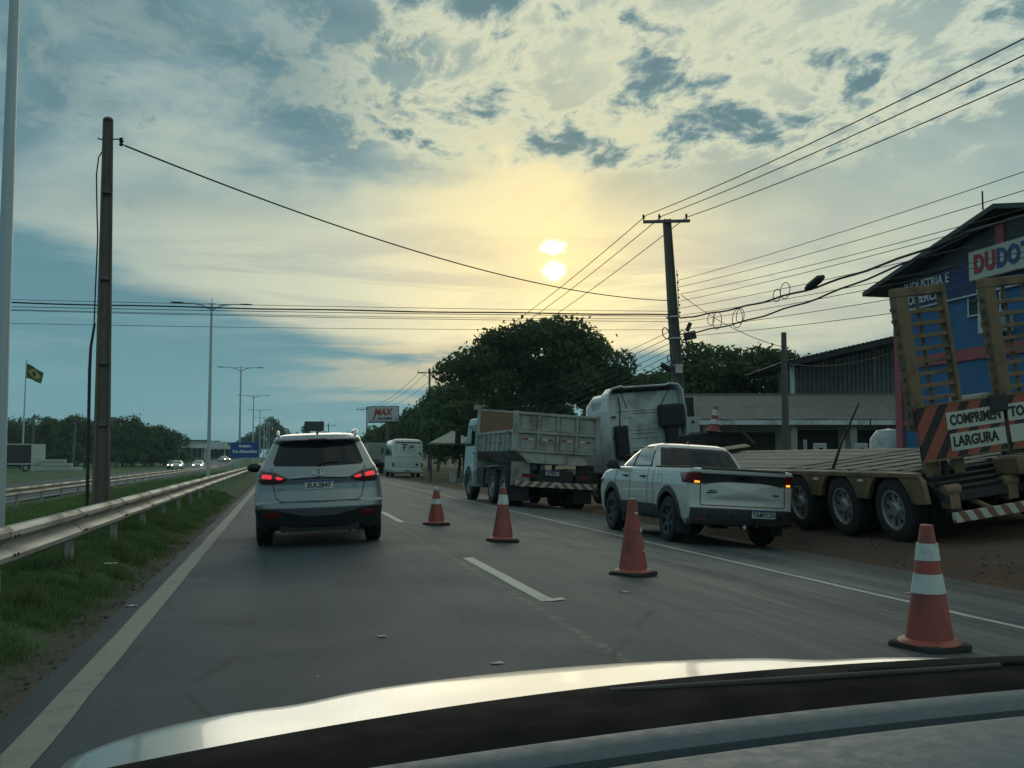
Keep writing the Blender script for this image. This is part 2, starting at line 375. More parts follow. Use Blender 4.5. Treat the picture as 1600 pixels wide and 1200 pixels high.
def asphalt_mat(name, main):
    m = bpy.data.materials.new(name); m.use_nodes = True; t = m.node_tree; n = N(t); b = t.nodes['Principled BSDF']
    co = n.new('ShaderNodeTexCoord').outputs['Object']; x, y, z = n.xyz(co)
    grain = n.noise(co, 120, 3, .7); med = n.noise(co, 9, 6, .6); big = n.noise(co, .55, 5, .6, .4)
    streak = n.noise(n.vmap(co, (1.5, .07, 1)), 1.6, 6, .6, .2)
    fines = n.noise(n.vmap(co, (9, .35, 1), rot=(0, 0, R(4))), 1.2, 6, .65)
    c = n.mix(n.step(grain, .3, .7), (.014,.024,.034), (.030,.046,.061))
    agg = n.noise(co, 30, 5, .8)
    c = n.mix(n.step(agg, .52, .66, 0, .75), c, (.070,.090,.106))
    c = n.mix(n.step(agg, .47, .34, 0, .75), c, (.012,.016,.020))
    c = n.mix(n.step(big, .35, .7, 0, .45), c, (.029,.045,.059))
    c = n.mix(n.step(streak, .45, .7, 0, .5), c, (.023,.033,.043))
    trk = n.noise(n.vmap(co, (2.6, .03, 1), loc=(.4,0,0)), 1.0, 3, .5)
    c = n.mix(n.step(trk, .42, .62, 0, .45), c, (.038,.055,.069))
    patchy = n.noise(n.vmap(co, (1, .6, 1)), 2.2, 7, .68, .5)
    c = n.mix(n.step(patchy, .50, .68, 0, .35), c, (.044,.061,.075))
    pm_ = n.noise(n.vmap(co, (.9,.5,1)), .8, 6, .7, .8)
    c = n.mix(n.step(pm_, .55, .60, 0, .28), c, (.025,.038,.049))
    if main:
        # pale dust dragged onto the two right lanes by trucks leaving the dirt
        dz = n.add(n.step(n.add(x, n.mul(n.sub(big, .5), 3.2)), 1.7, 4.6), n.step(y, 24, 60, 0, .35))
        dz = n.mul(dz, n.step(n.add(n.mul(streak, .6), n.mul(fines, .5)), .44, .66))
        dz = n.mul(dz, n.step(n.add(x, n.mul(n.sub(med, .5), .8)), 9.0, 6.4, .55, 1.0))
        c = n.mix(n.mul(dz, .80), c, n.mix(med, (.090,.098,.090), (.155,.160,.143)))
        red = n.mul(n.step(n.add(x, n.mul(n.sub(big, .5), 2.5)), 6.9, 8.3), n.step(med, .3, .65))
        c = n.mix(n.mul(red, .75), c, (.15,.095,.066))
        # oil drip line in the middle of the left lane and a sealed joint at the crown
        oil = n.mul(n.step(n.m('ABSOLUTE', n.sub(x, n.add(.55, n.mul(n.sub(streak, .5), .6)))), .75, .1), n.step(streak, .3, .7))
        c = n.mix(n.mul(oil, .4), c, (.030,.033,.036))
        joint = n.step(n.m('ABSOLUTE', n.sub(x, n.add(2.03, n.mul(n.sub(n.noise(co, 1.2, 3), .5), .1)))), .06, .02)
        c = n.mix(n.mul(joint, n.step(med, .42, .6, 0, .55)), c, (.15,.145,.13))
        vo = n.new('ShaderNodeTexVoronoi', feature='DISTANCE_TO_EDGE'); n.put(vo.inputs['Vector'], n.vmap(co, (.55, .22, 1))); vo.inputs['Scale'].default_value = 1.0
        crack = n.mul(n.step(vo.outputs['Distance'], .014, .005), n.step(big, .44, .56))
        c = n.mix(n.mul(crack, .8), c, (.02,.022,.024))
        sp = n.new('ShaderNodeTexVoronoi'); n.put(sp.inputs['Vector'], co); sp.inputs['Scale'].default_value = 1.6
        bit = n.mul(n.step(sp.outputs['Distance'], .022, .014), n.step(med, .45, .55))
        c = n.mix(bit, c, (.28,.27,.24))
    n.put(b.inputs['Base Color'], c); n.put(b.inputs['Roughness'], n.step(big, .3, .7, .68, .76)); b.inputs['Specular IOR Level'].default_value = .4
    bp = n.new('ShaderNodeBump'); bp.inputs['Strength'].default_value = .35; bp.inputs['Distance'].default_value = .004
    n.put(bp.inputs['Height'], grain); t.links.new(bp.outputs[0], b.inputs['Normal'])
    return m
ry = lin(-14, 60, 296) + lin(61, 190, 60) + lin(195, 900, 40)
def ragged(y, k): return .07*math.sin(y*2.3+k)+.05*math.sin(y*5.1+2*k)+.03*math.sin(y*11.7+k)
xs_ = [-1.52, -1.35, -1.0, 0, 1, CROWN, 3, 4, 5, 5.8, 7, 8.1, 8.35]
r_ = MB()
def road_fn(x, y):
    z = road_z(x) + min(max(0, y-190), 150)*.012
    if x == -1.52: return (x + ragged(y, 1)*.8, y, z-.05)
    if x == 8.35: return (x + ragged(y, 4)*2.2 + .25*math.sin(y*.4), y, z-.06)
    return (x, y, z)
r_.grid(road_fn, xs_, ry)
struct(r_.build('road', asphalt_mat('asphalt', True), smooth=60), 'dusty dark asphalt carriageway')
r2 = MB(); r2.grid(lambda x, y: (x, y, -.58 + min(max(0, y-190), 150)*.012), [-18.6, -14.5, -10.6], lin(-14, 900, 60))
struct(r2.build('opposite_road', asphalt_mat('asphalt_far', False)), 'opposite carriageway beyond the grass median')

def paint_mat(name, col, worn):
    m = bpy.data.materials.new(name); m.use_nodes = True; t = m.node_tree; n = N(t); b = t.nodes['Principled BSDF']
    co = n.new('ShaderNodeTexCoord').outputs['Object']
    a = n.noise(co, 60, 5, .7); w = n.noise(co, 3, 6, .65)
    c = n.mix(w, tuple(v*.82 for v in col), col)
    c = n.mix(n.step(n.add(n.mul(a, .5), n.mul(w, .6)), .60-worn*.2, .78-worn*.2, 0, .85), c, (.085,.085,.08))
    n.put(b.inputs['Base Color'], c); b.inputs['Roughness'].default_value = .7
    return m
P_EDGE = paint_mat('worn_yellowish_line', (.24,.235,.20), .28)
P_WHITE = paint_mat('white_line', (.46,.47,.43), .14)
P_THIN = paint_mat('thin_white_line', (.40,.40,.36), .12)
def strip(name, x0, x1, y0, y1, m, label, lift=.004, jag=.0):
    s = MB(); k = max(2, int((y1-y0)/.35)) if y1-y0 < 60 else 240
    ys = [y0 + (y1-y0)*(i/k)**1.4 for i in range(k+1)]
    a = random.uniform(0, 9)
    s.grid(lambda u, y: ((x0 if u == 0 else x1) + jag*(math.sin(y*3.1+a+u)+math.sin(y*8.3+2*a)), y, road_z(x0 if u == 0 else x1) + lift + min(max(0, y-190), 150)*.012), [0, 1], ys)
    return struct(s.build(name, m), label)
strip('edge_line', -1.20, -1.02, -6, 190, P_EDGE, 'worn pale edge line beside the grass', jag=.004)
strip('shoulder_line', 5.68, 5.78, -6, 170, P_THIN, 'thin white line between traffic lane and shoulder', jag=.006)
for i, y0 in enumerate((8.55, 19.6, 30.6, 41.6, 52.6, 63.6, 74.6)):
    strip('lane_dash', 2.14, 2.27, y0, y0 + 3.9, P_WHITE, 'white lane dash', jag=.003)
o_ = MB(); o_.grid(lambda u, y: (-10.95+.12*u, y, -.575), [0, 1], [-10, 190])
struct(o_.build('opposite_edge_line', P_THIN))
# torn tail of tape at the near end of the first dash
s = MB(); s.pts([(2.20, 8.5, road_z(2.2)+.006), (2.38, 8.62, road_z(2.38)+.008), (2.36, 8.70, road_z(2.36)+.016), (2.27, 8.66, road_z(2.27)+.008), (2.24, 8.8, road_z(2.24)+.006)], [(0, 1, 2, 3, 4)])
struct(s.build('line_tape_end', P_WHITE), 'loose torn end of the white lane dash')

# ------------------------------------------------------------------ grass
def leaf_mesh(name, P, U, V, mats):
    """quads: centre P, half axes U and V (numpy n x 3)"""
    n = len(P)
    co = np.stack([P-U*.55-V*.2, P-V, P+U*.55-V*.1, P+U*.3+V*.9], 1).reshape(-1, 3).astype(np.float32)
    return raw_mesh(name, co, 4, n, mats)
def raw_mesh(name, co, k, n, mats):
    me = bpy.data.meshes.new(name)
    me.vertices.add(n*k); me.vertices.foreach_set('co', co.ravel())
    me.loops.add(n*k); me.loops.foreach_set('vertex_index', np.arange(n*k, dtype=np.int32))
    me.polygons.add(n); me.polygons.foreach_set('loop_start', np.arange(0, n*k, k, dtype=np.int32))
    try: me.polygons.foreach_set('loop_total', np.full(n, k, dtype=np.int32))
    except Exception: pass
    me.update(calc_edges=True)
    for m in mats if isinstance(mats, (list, tuple)) else [mats]: me.materials.append(m)
    return me
def leaf_mat(name, a, b, sc=.6, trans=.25):
    m = bpy.data.materials.new(name); m.use_nodes = True; t = m.node_tree; n = N(t); bs = t.nodes['Principled BSDF']
    co = n.new('ShaderNodeTexCoord').outputs['Object']
    f = n.add(n.mul(n.noise(co, sc, 3), .5), n.mul(n.noise(co, sc*9, 3), .5))
    c = n.mix(n.step(f, .3, .7), a, b)
    n.put(bs.inputs['Base Color'], c); bs.inputs['Roughness'].default_value = .65; bs.inputs['Specular IOR Level'].default_value = .25
    tr = n.new('ShaderNodeBsdfTranslucent'); n.put(tr.inputs[0], n.mix(.5, c, (.10,.13,.02)))
    mx = n.new('ShaderNodeMixShader'); mx.inputs[0].default_value = trans
    t.links.new(bs.outputs[0], mx.inputs[1]); t.links.new(tr.outputs[0], mx.inputs[2]); t.links.new(mx.outputs[0], t.nodes['Material Output'].inputs[0])
    return m
G_GRASS = leaf_mat('grass_blades', (.052,.115,.044), (.155,.245,.098), 1.4, .4)
def grass_patch(name, label, n, xr, yr, hmin, hmax, w, seed, dens=None):
    rg = np.random.default_rng(seed)
    y = yr[0] + (yr[1]-yr[0])*rg.random(n)**1.8
    x = xr[0] + (xr[1]-xr[0])*rg.random(n)
    cl = np.sin(x*3.3+y*1.1)*np.sin(y*2.3-x*.7)+np.sin(x*7.1+1)*np.sin(y*5.3)*.6
    edge = np.clip((xr[1] - x)/.22, 0, 1)*np.clip(.65+.5*np.sin(y*3.7)+.3*np.sin(y*9.1), .1, 1.2)
    keep = rg.random(n) < (.25+.5*edge + .25*cl) * np.where(x > -1.62, .6, 1)
    x, y, cl, edge = x[keep], y[keep], cl[keep], edge[keep]; n = len(x)
    z = np.array([ground_z(a, b) for a, b in zip(x, y)])
    h = (hmin + (hmax-hmin)*rg.random(n)**1.5)*(.75+.3*np.clip(cl, -1, 1))*np.clip(.45+.6*edge, .4, 1)
    a = rg.random(n)*6.283; lean = rg.normal(0, .38, (n, 2))
    ww = w*(1+y*.05)
    base = np.stack([x, y, z-.01], 1); d = np.stack([np.cos(a)*ww, np.sin(a)*ww, np.zeros(n)], 1)
    tip = base + np.stack([lean[:,0]*h, lean[:,1]*h, h], 1)
    co = np.stack([base-d, base+d, tip], 1).reshape(-1, 3).astype(np.float32)
    o = ob(name, raw_mesh(name, co, 3, n, G_GRASS)); o['kind'] = 'stuff'; o['label'] = label; o['category'] = 'grass'
    return o
grass_patch('grass', 'short green grass growing along the near guardrail', 300000, (-4.6, -1.48), (2.4, 36), .05, .19, .005, 3)
grass_patch('grass', 'rough grass across the wide median', 80000, (-9.4, -3.0), (9, 90), .08, .24, .009, 4)
tuft = np.random.default_rng(8)
def tufts():
    P = []
    for _ in range(70):
        cx, cy = tuft.uniform(-2.9, -1.65), 4 + 26*tuft.random()**1.5; hh = tuft.uniform(.16, .38)
        for _ in range(26):
            a = tuft.random()*6.28; r = tuft.random()*.07; x, y = cx+math.cos(a)*r, cy+math.sin(a)*r
            z = ground_z(x, y); l = hh*tuft.uniform(.5, 1); t = tuft.normal(0, .35, 2)
            w = .006
            P.append([(x-w*math.sin(a), y+w*math.cos(a), z), (x+w*math.sin(a), y-w*math.cos(a), z), (x+t[0]*l, y+t[1]*l, z+l)])
    co = np.array(P, dtype=np.float32).reshape(-1, 3)
    o = ob('grass', raw_mesh('grass', co, 3, len(P), leaf_mat('pale_grass', (.06,.085,.03), (.15,.17,.075), 3, .3)))
    o['kind'] = 'stuff'; o['label'] = 'taller pale grass tufts under the guardrail'; o['category'] = 'grass'
tufts()
# crumbs of broken asphalt and gravel along both pavement edges
def gravel(name, label, n, xr, yr, seed, col, smax=.035):
    rg = np.random.default_rng(seed); V = []; F = []
    for i in range(n):
        y = yr[0]+(yr[1]-yr[0])*rg.random()**1.6; x = xr[0]+(xr[1]-xr[0])*rg.random(); z = max(ground_z(x, y), road_z(x)-.05 if -1.5 < x < 8.3 else -9)
        s_ = smax*(.25+.75*rg.random()**3); k = len(V)
        for q in ((1,0,0),(-.4,.9,0),(-.5,-.8,0),(.05,.05,.8),(0,0,-.4)):
            V.append((x+q[0]*s_*rg.uniform(.6,1.2), y+q[1]*s_*rg.uniform(.6,1.2), z+.006+q[2]*s_*rg.uniform(.5,1)))
        F += [(k,k+1,k+3),(k+1,k+2,k+3),(k+2,k,k+3),(k+1,k,k+4),(k+2,k+1,k+4),(k,k+2,k+4)]
    m = MB(); m.v = V; m.f = F; m.fm = [0]*len(F)
    o = m.build(name, mat(name, col, .9, 0, .4, 20), fix=False); o['kind'] = 'stuff'; o['label'] = label; o['category'] = 'gravel'
gravel('gravel', 'crumbled asphalt and soil along the grass edge', 1500, (-1.95, -1.38), (2.5, 24), 5, (.085,.078,.065))
gravel('gravel', 'loose stones and clods along the dirt verge', 1800, (8.0, 9.2), (6, 30), 6, (.14,.095,.07), .05)

# ------------------------------------------------------------------ guardrails
RAIL = [(-.00,.155),(.035,.150),(.075,.115),(.078,.075),(.03,.035),(.0,.015),(.0,-.015),(.03,-.035),(.078,-.075),(.075,-.115),(.035,-.150),(0,-.155)]
MT['rail'] = mat('weathered_guardrail_steel', (.35,.35,.32), .55, .2, .14, 1.5, dirt=((.13,.105,.08), .55, 1.3), stretch=(1,.35,3))
MT['rail_dirty'] = mat('mud_stained_guardrail_post', (.30,.29,.25), .7, .1, .2, 4, dirt=((.14,.11,.085), .4, 4))
def guardrail(label, x, ztop, y0, y1, step, posts_h, face, first_n=None):
    root = thing('guardrail', label, 'guardrail', (x, y0, 0))
    # one section mesh shared by all, overlapping the next like scales
    sec = MB(); th = .004
    out = [(face*(a), b) for a, b in RAIL]; inn = [(face*(a-.006), b) for a, b in RAIL[::-1]]
    ring = out + inn
    sec.rings([[(a+face*.003, -.12, b) for a, b in ring], [(a, step-.02, b) for a, b in ring]])
    sm_ = sec.mesh('rail_section', MT['rail'], smooth=30)
    pm = MB().box((-face*.07, 0, -posts_h/2+.02), (.07, .13, posts_h)).mesh('post', MT['rail_dirty'])
    bl = MB()
    for zz in (-.012, .012): pass
    for dy in (-.06, .06):
        for dz in (.075, -.075): bl.cyl((face*.078, dy, dz), (face*.092, dy, dz), .012, n=8)
    bm_ = bl.mesh('bolt_set', MT['iron'])
    n = int((y1-y0)/step)
    for i in range(n):
        y = i*step; zz = ztop - .155 + min(max(0, y0+y-190), 150)*.012
        a = ob('rail_section', sm_, root); a.location = (0, y, zz); a.rotation_euler = (random.uniform(-.002,.002), random.uniform(-.012,.012), 0)
        p = ob('post', pm, root); p.location = (0, y, zz)
        if y0+y < 45:
            b = ob('bolts', bm_, a); b.location = (0, .03, 0)
            if i % 2 == 0 or True:
                q = ob('spacer', MB().box((-face*.015, .03, 0), (.03, .10, .24)).mesh('spacer', MT['rail_dirty']) if i == 0 else bpy.data.meshes['spacer'], p)
    return root
guardrail('pale weathered W-beam guardrail along the near edge of the grass', -2.15, .66, -3.0, 180, 3.0, .95, 1)
guardrail('low far guardrail on the other side of the grass median', -9.6, .12, 22.0, 165, 4.0, .9, 1)

# ------------------------------------------------------------------ vehicle helpers
def interp(tbl, z):
    if z <= tbl[0][0]: return tbl[0][1:]
    for a, b in zip(tbl, tbl[1:]):
        if z <= b[0]:
            t = (z-a[0])/(b[0]-a[0])
            return tuple(p+(q-p)*t for p, q in zip(a[1:], b[1:]))
    return tbl[-1][1:]
class Shell:
    """car body as stacked plan outlines: rows (z, half width, rear y, front y, rear corner depth, front corner depth)"""
    def __init__(s, tbl, n=3.0): s.t = tbl; s.n = n
    def ring(s, z, k=14, off=0.0):
        w, yr, yf, cr, cf = interp(s.t, z); w += off; yr -= off; yf += off
        pts = []
        for i in range(2*k+1):                          # rear, from +x round to -x
            a = math.pi*i/(2*k); c, q = math.cos(a), math.sin(a)
            pts.append((w*math.copysign(abs(c)**(2/s.n), c), yr+cr-cr*abs(q)**(2/s.n), z))
        for f in (.25, .5, .75): pts.append((-w, yr+cr+(yf-cf-yr-cr)*f, z))
        for i in range(2*k+1):
            a = math.pi*i/(2*k); c, q = -math.cos(a), math.sin(a)
            pts.append((w*math.copysign(abs(c)**(2/s.n), c), yf-cf+cf*abs(q)**(2/s.n), z))
        for f in (.75, .5, .25): pts.append((w, yr+cr+(yf-cf-yr-cr)*f, z))
        return pts
    def mb(s, dz=.035, k=14):
        z0, z1 = s.t[0][0], s.t[-1][0]; zs = sorted(set([r[0] for r in s.t] + lin(z0, z1, max(2, int((z1-z0)/dz)))))
        return MB().rings([s.ring(z, k) for z in zs])
    def rear(s, x, z, off=0.0):
        w, yr, yf, cr, cf = interp(s.t, z); t = min(1, abs(x)/w)
        return (x, yr+cr-cr*(1-t**s.n)**(1/s.n) - off, z)
    def front(s, x, z, off=0.0):
        w, yr, yf, cr, cf = interp(s.t, z); t = min(1, abs(x)/w)
        return (x, yf-cf+cf*(1-t**s.n)**(1/s.n) + off, z)
    def side(s, y, z, off=0.0, sg=-1):
        w, yr, yf, cr, cf = interp(s.t, z); t = 0
        if y < yr+cr: t = min(1, (yr+cr-y)/cr)
        if y > yf-cf: t = min(1, (y-yf+cf)/cf)
        return (sg*(w*(1-t**s.n)**(1/s.n)+off), y, z)
def smooth_poly(poly, k=5, tight=.5):
    n = len(poly); out = []
    for i in range(n):
        p0, p1, p2, p3 = (poly[(i+j-1) % n] for j in range(4))
        for q in range(k):
            t = q/k
            f = lambda a, b, c, d: .5*(2*b+(c-a)*t*tight*2+(2*a-5*b+4*c-d)*t*t*tight*2+(3*b-a-3*c+d)*t**3*tight*2) if tight == .5 else b+(c-b)*t
            out.append((f(p0[0],p1[0],p2[0],p3[0]), f(p0[1],p1[1],p2[1],p3[1])))
    return out
def round_poly(poly, r=.03, k=4):
    """polygon with rounded corners"""
    n = len(poly); out = []
    for i in range(n):
        a, b, c = (Vector(poly[(i+j-1) % n]) for j in range(3))
        u, v = (a-b), (c-b); rr = min(r, u.length*.45, v.length*.45)
        p, q = b+u.normalized()*rr, b+v.normalized()*rr
        for j in range(k+1):
            t = j/k; out.append(tuple(p*(1-t)**2 + b*2*t*(1-t) + q*t*t))
        m = 3
    # extra points on long straight runs so the patch can follow a curved body
    res = []
    for i, p in enumerate(out):
        q = out[(i+1) % len(out)]; L = math.dist(p, q); m = max(1, int(L/.08))
        for j in range(m): res.append((p[0]+(q[0]-p[0])*j/m, p[1]+(q[1]-p[1])*j/m))
    return res
def patch(fn, poly, off=.004, bulge=0.0, rings=7, depth=.03, center=None):
    """skin laid on a body surface: fn(a, b, off) -> point"""
    c = center or (sum(p[0] for p in poly)/len(poly), sum(p[1] for p in poly)/len(poly))
    m = MB(); n = len(poly)
    rs = [[fn(*p, -depth) for p in poly]]
    for j in range(rings):
        t = 1 - j/rings
        rs.append([fn(c[0]+(p[0]-c[0])*t, c[1]+(p[1]-c[1])*t, off + bulge*(1-t*t)) for p in poly])
    m.rings(rs, cap0=False, cap1=True)
    return m
def seam(fn, path, w=.008, off=.002, closed=False):
    P = [Vector(fn(*p, off)) for p in path]
    if closed: P.append(P[0])
    return MB().tube(P, w/2, 5)
def cut_arches(o, cyls):
    """boolean wheel arches out of a body mesh"""
    cs = MB()
    for a, b, r in cyls: cs.cyl(a, b, r, n=28)
    co_ = ob('cutter', cs.mesh('cutter', MT['black_plastic']))
    co_.parent = o.parent
    md = o.modifiers.new('arch', 'BOOLEAN'); md.object = co_; md.operation = 'DIFFERENCE'; md.solver = 'EXACT'; md.material_mode = 'TRANSFER'
    dg = bpy.context.evaluated_depsgraph_get(); dg.update()
    me = bpy.data.meshes.new_from_object(o.evaluated_get(dg))
    o.modifiers.remove(md); o.data = me
    bpy.data.objects.remove(co_)
    me.shade_smooth(); me.set_sharp_from_angle(angle=R(38))
    return o
def wheel(parent, loc, r, w, rimmat, sg=-1, rim=.62, spokes=5, holes=0, name='wheel'):
    """tyre with tread grooves > rim > hub; sg = side the rim faces"""
    k = r*rim
    prof = [(k,-w*.42),(k+.02,-w*.5),(r*.86,-w*.5),(r*.965,-w*.43),(r,-w*.34),(r,-w*.16),(r-.012,-w*.14),(r-.012,-w*.10),(r,-w*.08),(r,w*.08),(r-.012,w*.10),(r-.012,w*.14),(r,w*.16),(r,w*.34),(r*.965,w*.43),(r*.86,w*.5),(k+.02,w*.5),(k,w*.42)]
    t = MB().lathe(prof, 32, axis='x').build('tyre' if not name else name, MT['rubber'], parent, smooth=35, loc=loc)
    q = MB().lathe([(k+.012, sg*w*.40), (k+.012, sg*w*.47), (k-.012, sg*w*.48), (k-.03, sg*w*.40), (k-.03, sg*w*.10), (.01, sg*w*.06)], 28, axis='x')
    if spokes:
        for i in range(spokes):
            a = 2*math.pi*i/spokes+.3; c_, s_ = math.cos(a), math.sin(a); hw = .045
            q.pts([(sg*w*.36, c_*.04-s_*hw, s_*.04+c_*hw), (sg*w*.36, c_*.04+s_*hw, s_*.04-c_*hw), (sg*w*.44, c_*k-s_*hw*.7, s_*k+c_*hw*.7), (sg*w*.44, c_*k+s_*hw*.7, s_*k-c_*hw*.7)], [(0,1,3,2)])
        q.lathe([(.001, sg*w*.40), (.05, sg*w*.40), (.07, sg*w*.34)], 14, axis='x')
    else:
        q.lathe([(.001, sg*w*.46), (.09, sg*w*.46), (.13, sg*w*.30), (.17, sg*w*.27), (k-.03, sg*w*.30)], 24, axis='x')
        for i in range(10):
            a = 2*math.pi*i/10; q.cyl((sg*w*.28, math.cos(a)*.145, math.sin(a)*.145), (sg*w*.36, math.cos(a)*.145, math.sin(a)*.145), .014, n=6)
    q.build('rim', rimmat, t, smooth=35)
    if holes:
        h = MB()
        for i in range(holes):
            a = 2*math.pi*i/holes+.2; c_, s_ = math.cos(a)*k*.70, math.sin(a)*k*.70
            h.cyl((sg*w*.285, c_, s_), (sg*w*.312, c_, s_), .034, n=10)
        h.build('vent_holes', MT['black_plastic'], t)
    return t
def number_plate(parent, loc, body, w=.40, h=.13, rot=(0,0,0)):
    p = MB().box((0,0,0), (w,.012,h)).build('number_plate', MT['plate'], parent, bevel=.004, loc=loc, rot=rot)
    MB().box((0,-.008,h*.39), (w*.97,.004,h*.20)).build('blue_strip', MT['plate_blue'], p)
    text(body, h*.74, MT['ink'], p, (0,-.008,-h*.10), bold=.0025, sx=.92, depth=.002, name='plate_number')
    return p

# ------------------------------------------------------------------ silver SUV in the left lane
def make_suv():
    root = thing('sport_utility_car', 'silver SUV with lit red brake lights, seen from behind in the left lane', 'car', (.55, 15.05, road_z(.55)), (0, R(-2.0), R(-1.0)))
    S = Shell([  # z, w, yr, yf, cr, cf
        (.24,.78,.16,4.30,.30,.5), (.30,.85,.09,4.34,.33,.6), (.44,.885,.035,4.38,.36,.6), (.56,.905,.0,4.38,.38,.6), (.63,.912,.012,4.36,.38,.6), (.66,.912,.055,4.35,.37,.6),
        (.80,.908,.095,4.32,.36,.6), (.90,.895,.10,4.26,.35,.6), (.985,.875,.09,4.15,.34,.6), (1.02,.865,.115,3.9,.34,.6), (1.08,.85,.135,3.5,.33,.7), (1.13,.835,.165,3.3,.33,.7),
        (1.20,.79,.215,3.10,.33,.7), (1.32,.735,.30,2.85,.33,.7), (1.44,.68,.385,2.6,.33,.7), (1.50,.652,.43,2.45,.32,.7),
        (1.515,.648,.36,2.4,.36,.7), (1.56,.628,.36,2.3,.38,.7), (1.60,.575,.42,2.1,.42,.7), (1.625,.48,.56,1.9,.45,.6), (1.635,.36,.75,1.7,.4,.5)], 2.7)
    body = S.mb(.03, 18).build('body', MT['silver'], root, smooth=38)
    cut_arches(body, [((-1.2,.93,.35),(-.56,.93,.35),.41), ((1.2,.93,.35),(.56,.93,.35),.41), ((-1.2,3.55,.35),(-.56,3.55,.35),.41), ((1.2,3.55,.35),(.56,3.55,.35),.41)])
    fr = lambda x, z, o: S.rear(x, z, o)
    # rear glass and its dark shade under the spoiler
    gp = round_poly([(-.545,1.497),(.545,1.497),(.645,1.20),(.615,1.165),(.0,1.145),(-.615,1.165),(-.645,1.20)], .05)
    patch(fr, gp, .006, .008).build('rear_window', MT['glass'], root, smooth=40)
    sp = MB(); sp.rings([[(x, S.rear(x, 1.52, 0)[1]-dy, z) for x in lin(-.60,.60,16)] + [(x, S.rear(x,1.52,0)[1]+.12, z) for x in lin(.60,-.60,16)] for z, dy in ((1.515,.0),(1.53,.035),(1.55,.03),(1.565,.0))])
    spo = sp.build('roof_spoiler', MT['silver'], root, smooth=40)
    MB().box((0, S.rear(0,1.52,0)[1]-.037, 1.535), (.26,.01,.018)).build('brake_lamp', MT['red_lens'], spo)
    # tailgate shut lines, badge recess, grab strip
    tg = [(-.66,1.13),(-.655,1.0),(-.64,.86),(-.60,.70),(-.52,.655),(0,.645),(.52,.655),(.60,.70),(.64,.86),(.655,1.0),(.66,1.13)]
    dense = [tuple(Vector(a).lerp(Vector(b), t)) for a, b in zip(tg, tg[1:]) for t in (0,.25,.5,.75)] + [tg[-1]]
    seam(fr, dense, .012, .001).build('tailgate_seam', MT['black_plastic'], root)
    seam(fr, [(x, .985-.02*(x/.4)**2) for x in lin(-.37,.37,12)], .022, .004).build('grab_strip', MT['black_gloss'], root)
    bz = MB(); ring = [(.075*math.cos(a), 1.055+.042*math.sin(a)) for a in lin(0, 2*math.pi, 28)[:-1]]
    P = [Vector(fr(x, z, .012)) for x, z in ring]; bz.tube(P+[P[0]], .0075, 6)
    bz.tube([Vector(fr(-.022,1.025,.012)), Vector(fr(-.030,1.085,.012))], .007, 6); bz.tube([Vector(fr(.030,1.025,.012)), Vector(fr(.022,1.085,.012))], .007, 6)
    bz.tube([Vector(fr(-.026,1.05,.012)), Vector(fr(.026,1.06,.012))], .007, 6)
    bz.build('badge', MT['chrome'], root, smooth=60)
    text('ix35', .05, MT['chrome'], root, fr(.50,.865,.008), name='model_lettering', bold=.001); text('HYUNDAI', .045, MT['chrome'], root, fr(-.50,.835,.008), name='maker_lettering', bold=.0015)
    number_plate(root, (0, fr(0,.885,.012)[1], .885), 'EUL2B47', .40, .13, (R(-4),0,0))
    for s in (-1, 1):
        pl = [(s*.43,.985),(s*.62,1.075),(s*.835,1.115),(s*.875,1.06),(s*.875,.965),(s*.80,.905),(s*.56,.915),(s*.47,.945)]
        L = patch(fr, round_poly(pl, .04), .010, .022, 7).build('tail_lamp', MT['smoke_lens'], root, smooth=45)
        for a in ([(s*.655,1.035),(s*.80,1.055),(s*.805,.995),(s*.665,.975)], [(s*.495,.985),(s*.600,1.022),(s*.606,.970),(s*.525,.962)]):
            patch(fr, round_poly(a, .025), .034, .012, 5).build('brake_light', MT['red_lit'], L, smooth=45)
        seam(fr, [(s*.628, z) for z in lin(.92,1.07,6)], .008, .03).build('lamp_divider', MT['black_plastic'], L)
        rf = [(s*.53,.475),(s*.60,.515),(s*.735,.51),(s*.79,.47),(s*.76,.43),(s*.60,.43)]
        patch(fr, round_poly(rf, .03), .022, .008, 5).build('bumper_reflector', MT['red_lens'], root, smooth=45)
    # black lower bumper: climbs at the corners round the reflectors
    cl = [(-.905,.55),(-.70,.555),(-.56,.50),(-.42,.455),(0,.445),(.42,.455),(.56,.50),(.70,.555),(.905,.55),(.885,.30),(.80,.242),(-.80,.242),(-.885,.30)]
    patch(fr, round_poly(cl, .03), .014, .004, 8).build('lower_bumper', MT['black_plastic'], root, smooth=40)
    MB().tube([(.42,.12,.22),(.42,.42,.24)], .03, 10).build('exhaust_pipe', MT['iron'], root, smooth=60)
    MB().box((0,.55,.27),(1.1,.9,.10)).box((0,1.5,.30),(1.3,1.6,.10)).build('underbody', MT['dark_metal'], root)
    # side windows, door seams, sills
    for s in (-1, 1):
        sd = lambda y, z, o, s=s: S.side(y, z, o, s)
        for poly in ([(.80,1.22),(.93,1.42),(1.18,1.455),(1.18,1.20)], [(1.24,1.20),(1.24,1.46),(1.86,1.475),(2.02,1.17)], [(2.10,1.17),(1.94,1.475),(2.35,1.45),(3.0,1.16)]):
            patch(sd, round_poly(poly, .04), .004, .0, 5).build('side_window', MT['glass'], root, smooth=40)
        patch(sd, round_poly([(.10,.26),(.56,.26),(.50,.42),(.52,.555),(.10,.555)], .02), .012, 0, 4).build('corner_cladding', MT['black_plastic'], root, smooth=40)
        for y in (1.22, 2.06): seam(sd, [(y, z) for z in lin(.42,1.14,12)], .01, .001).build('door_seam', MT['black_plastic'], root)
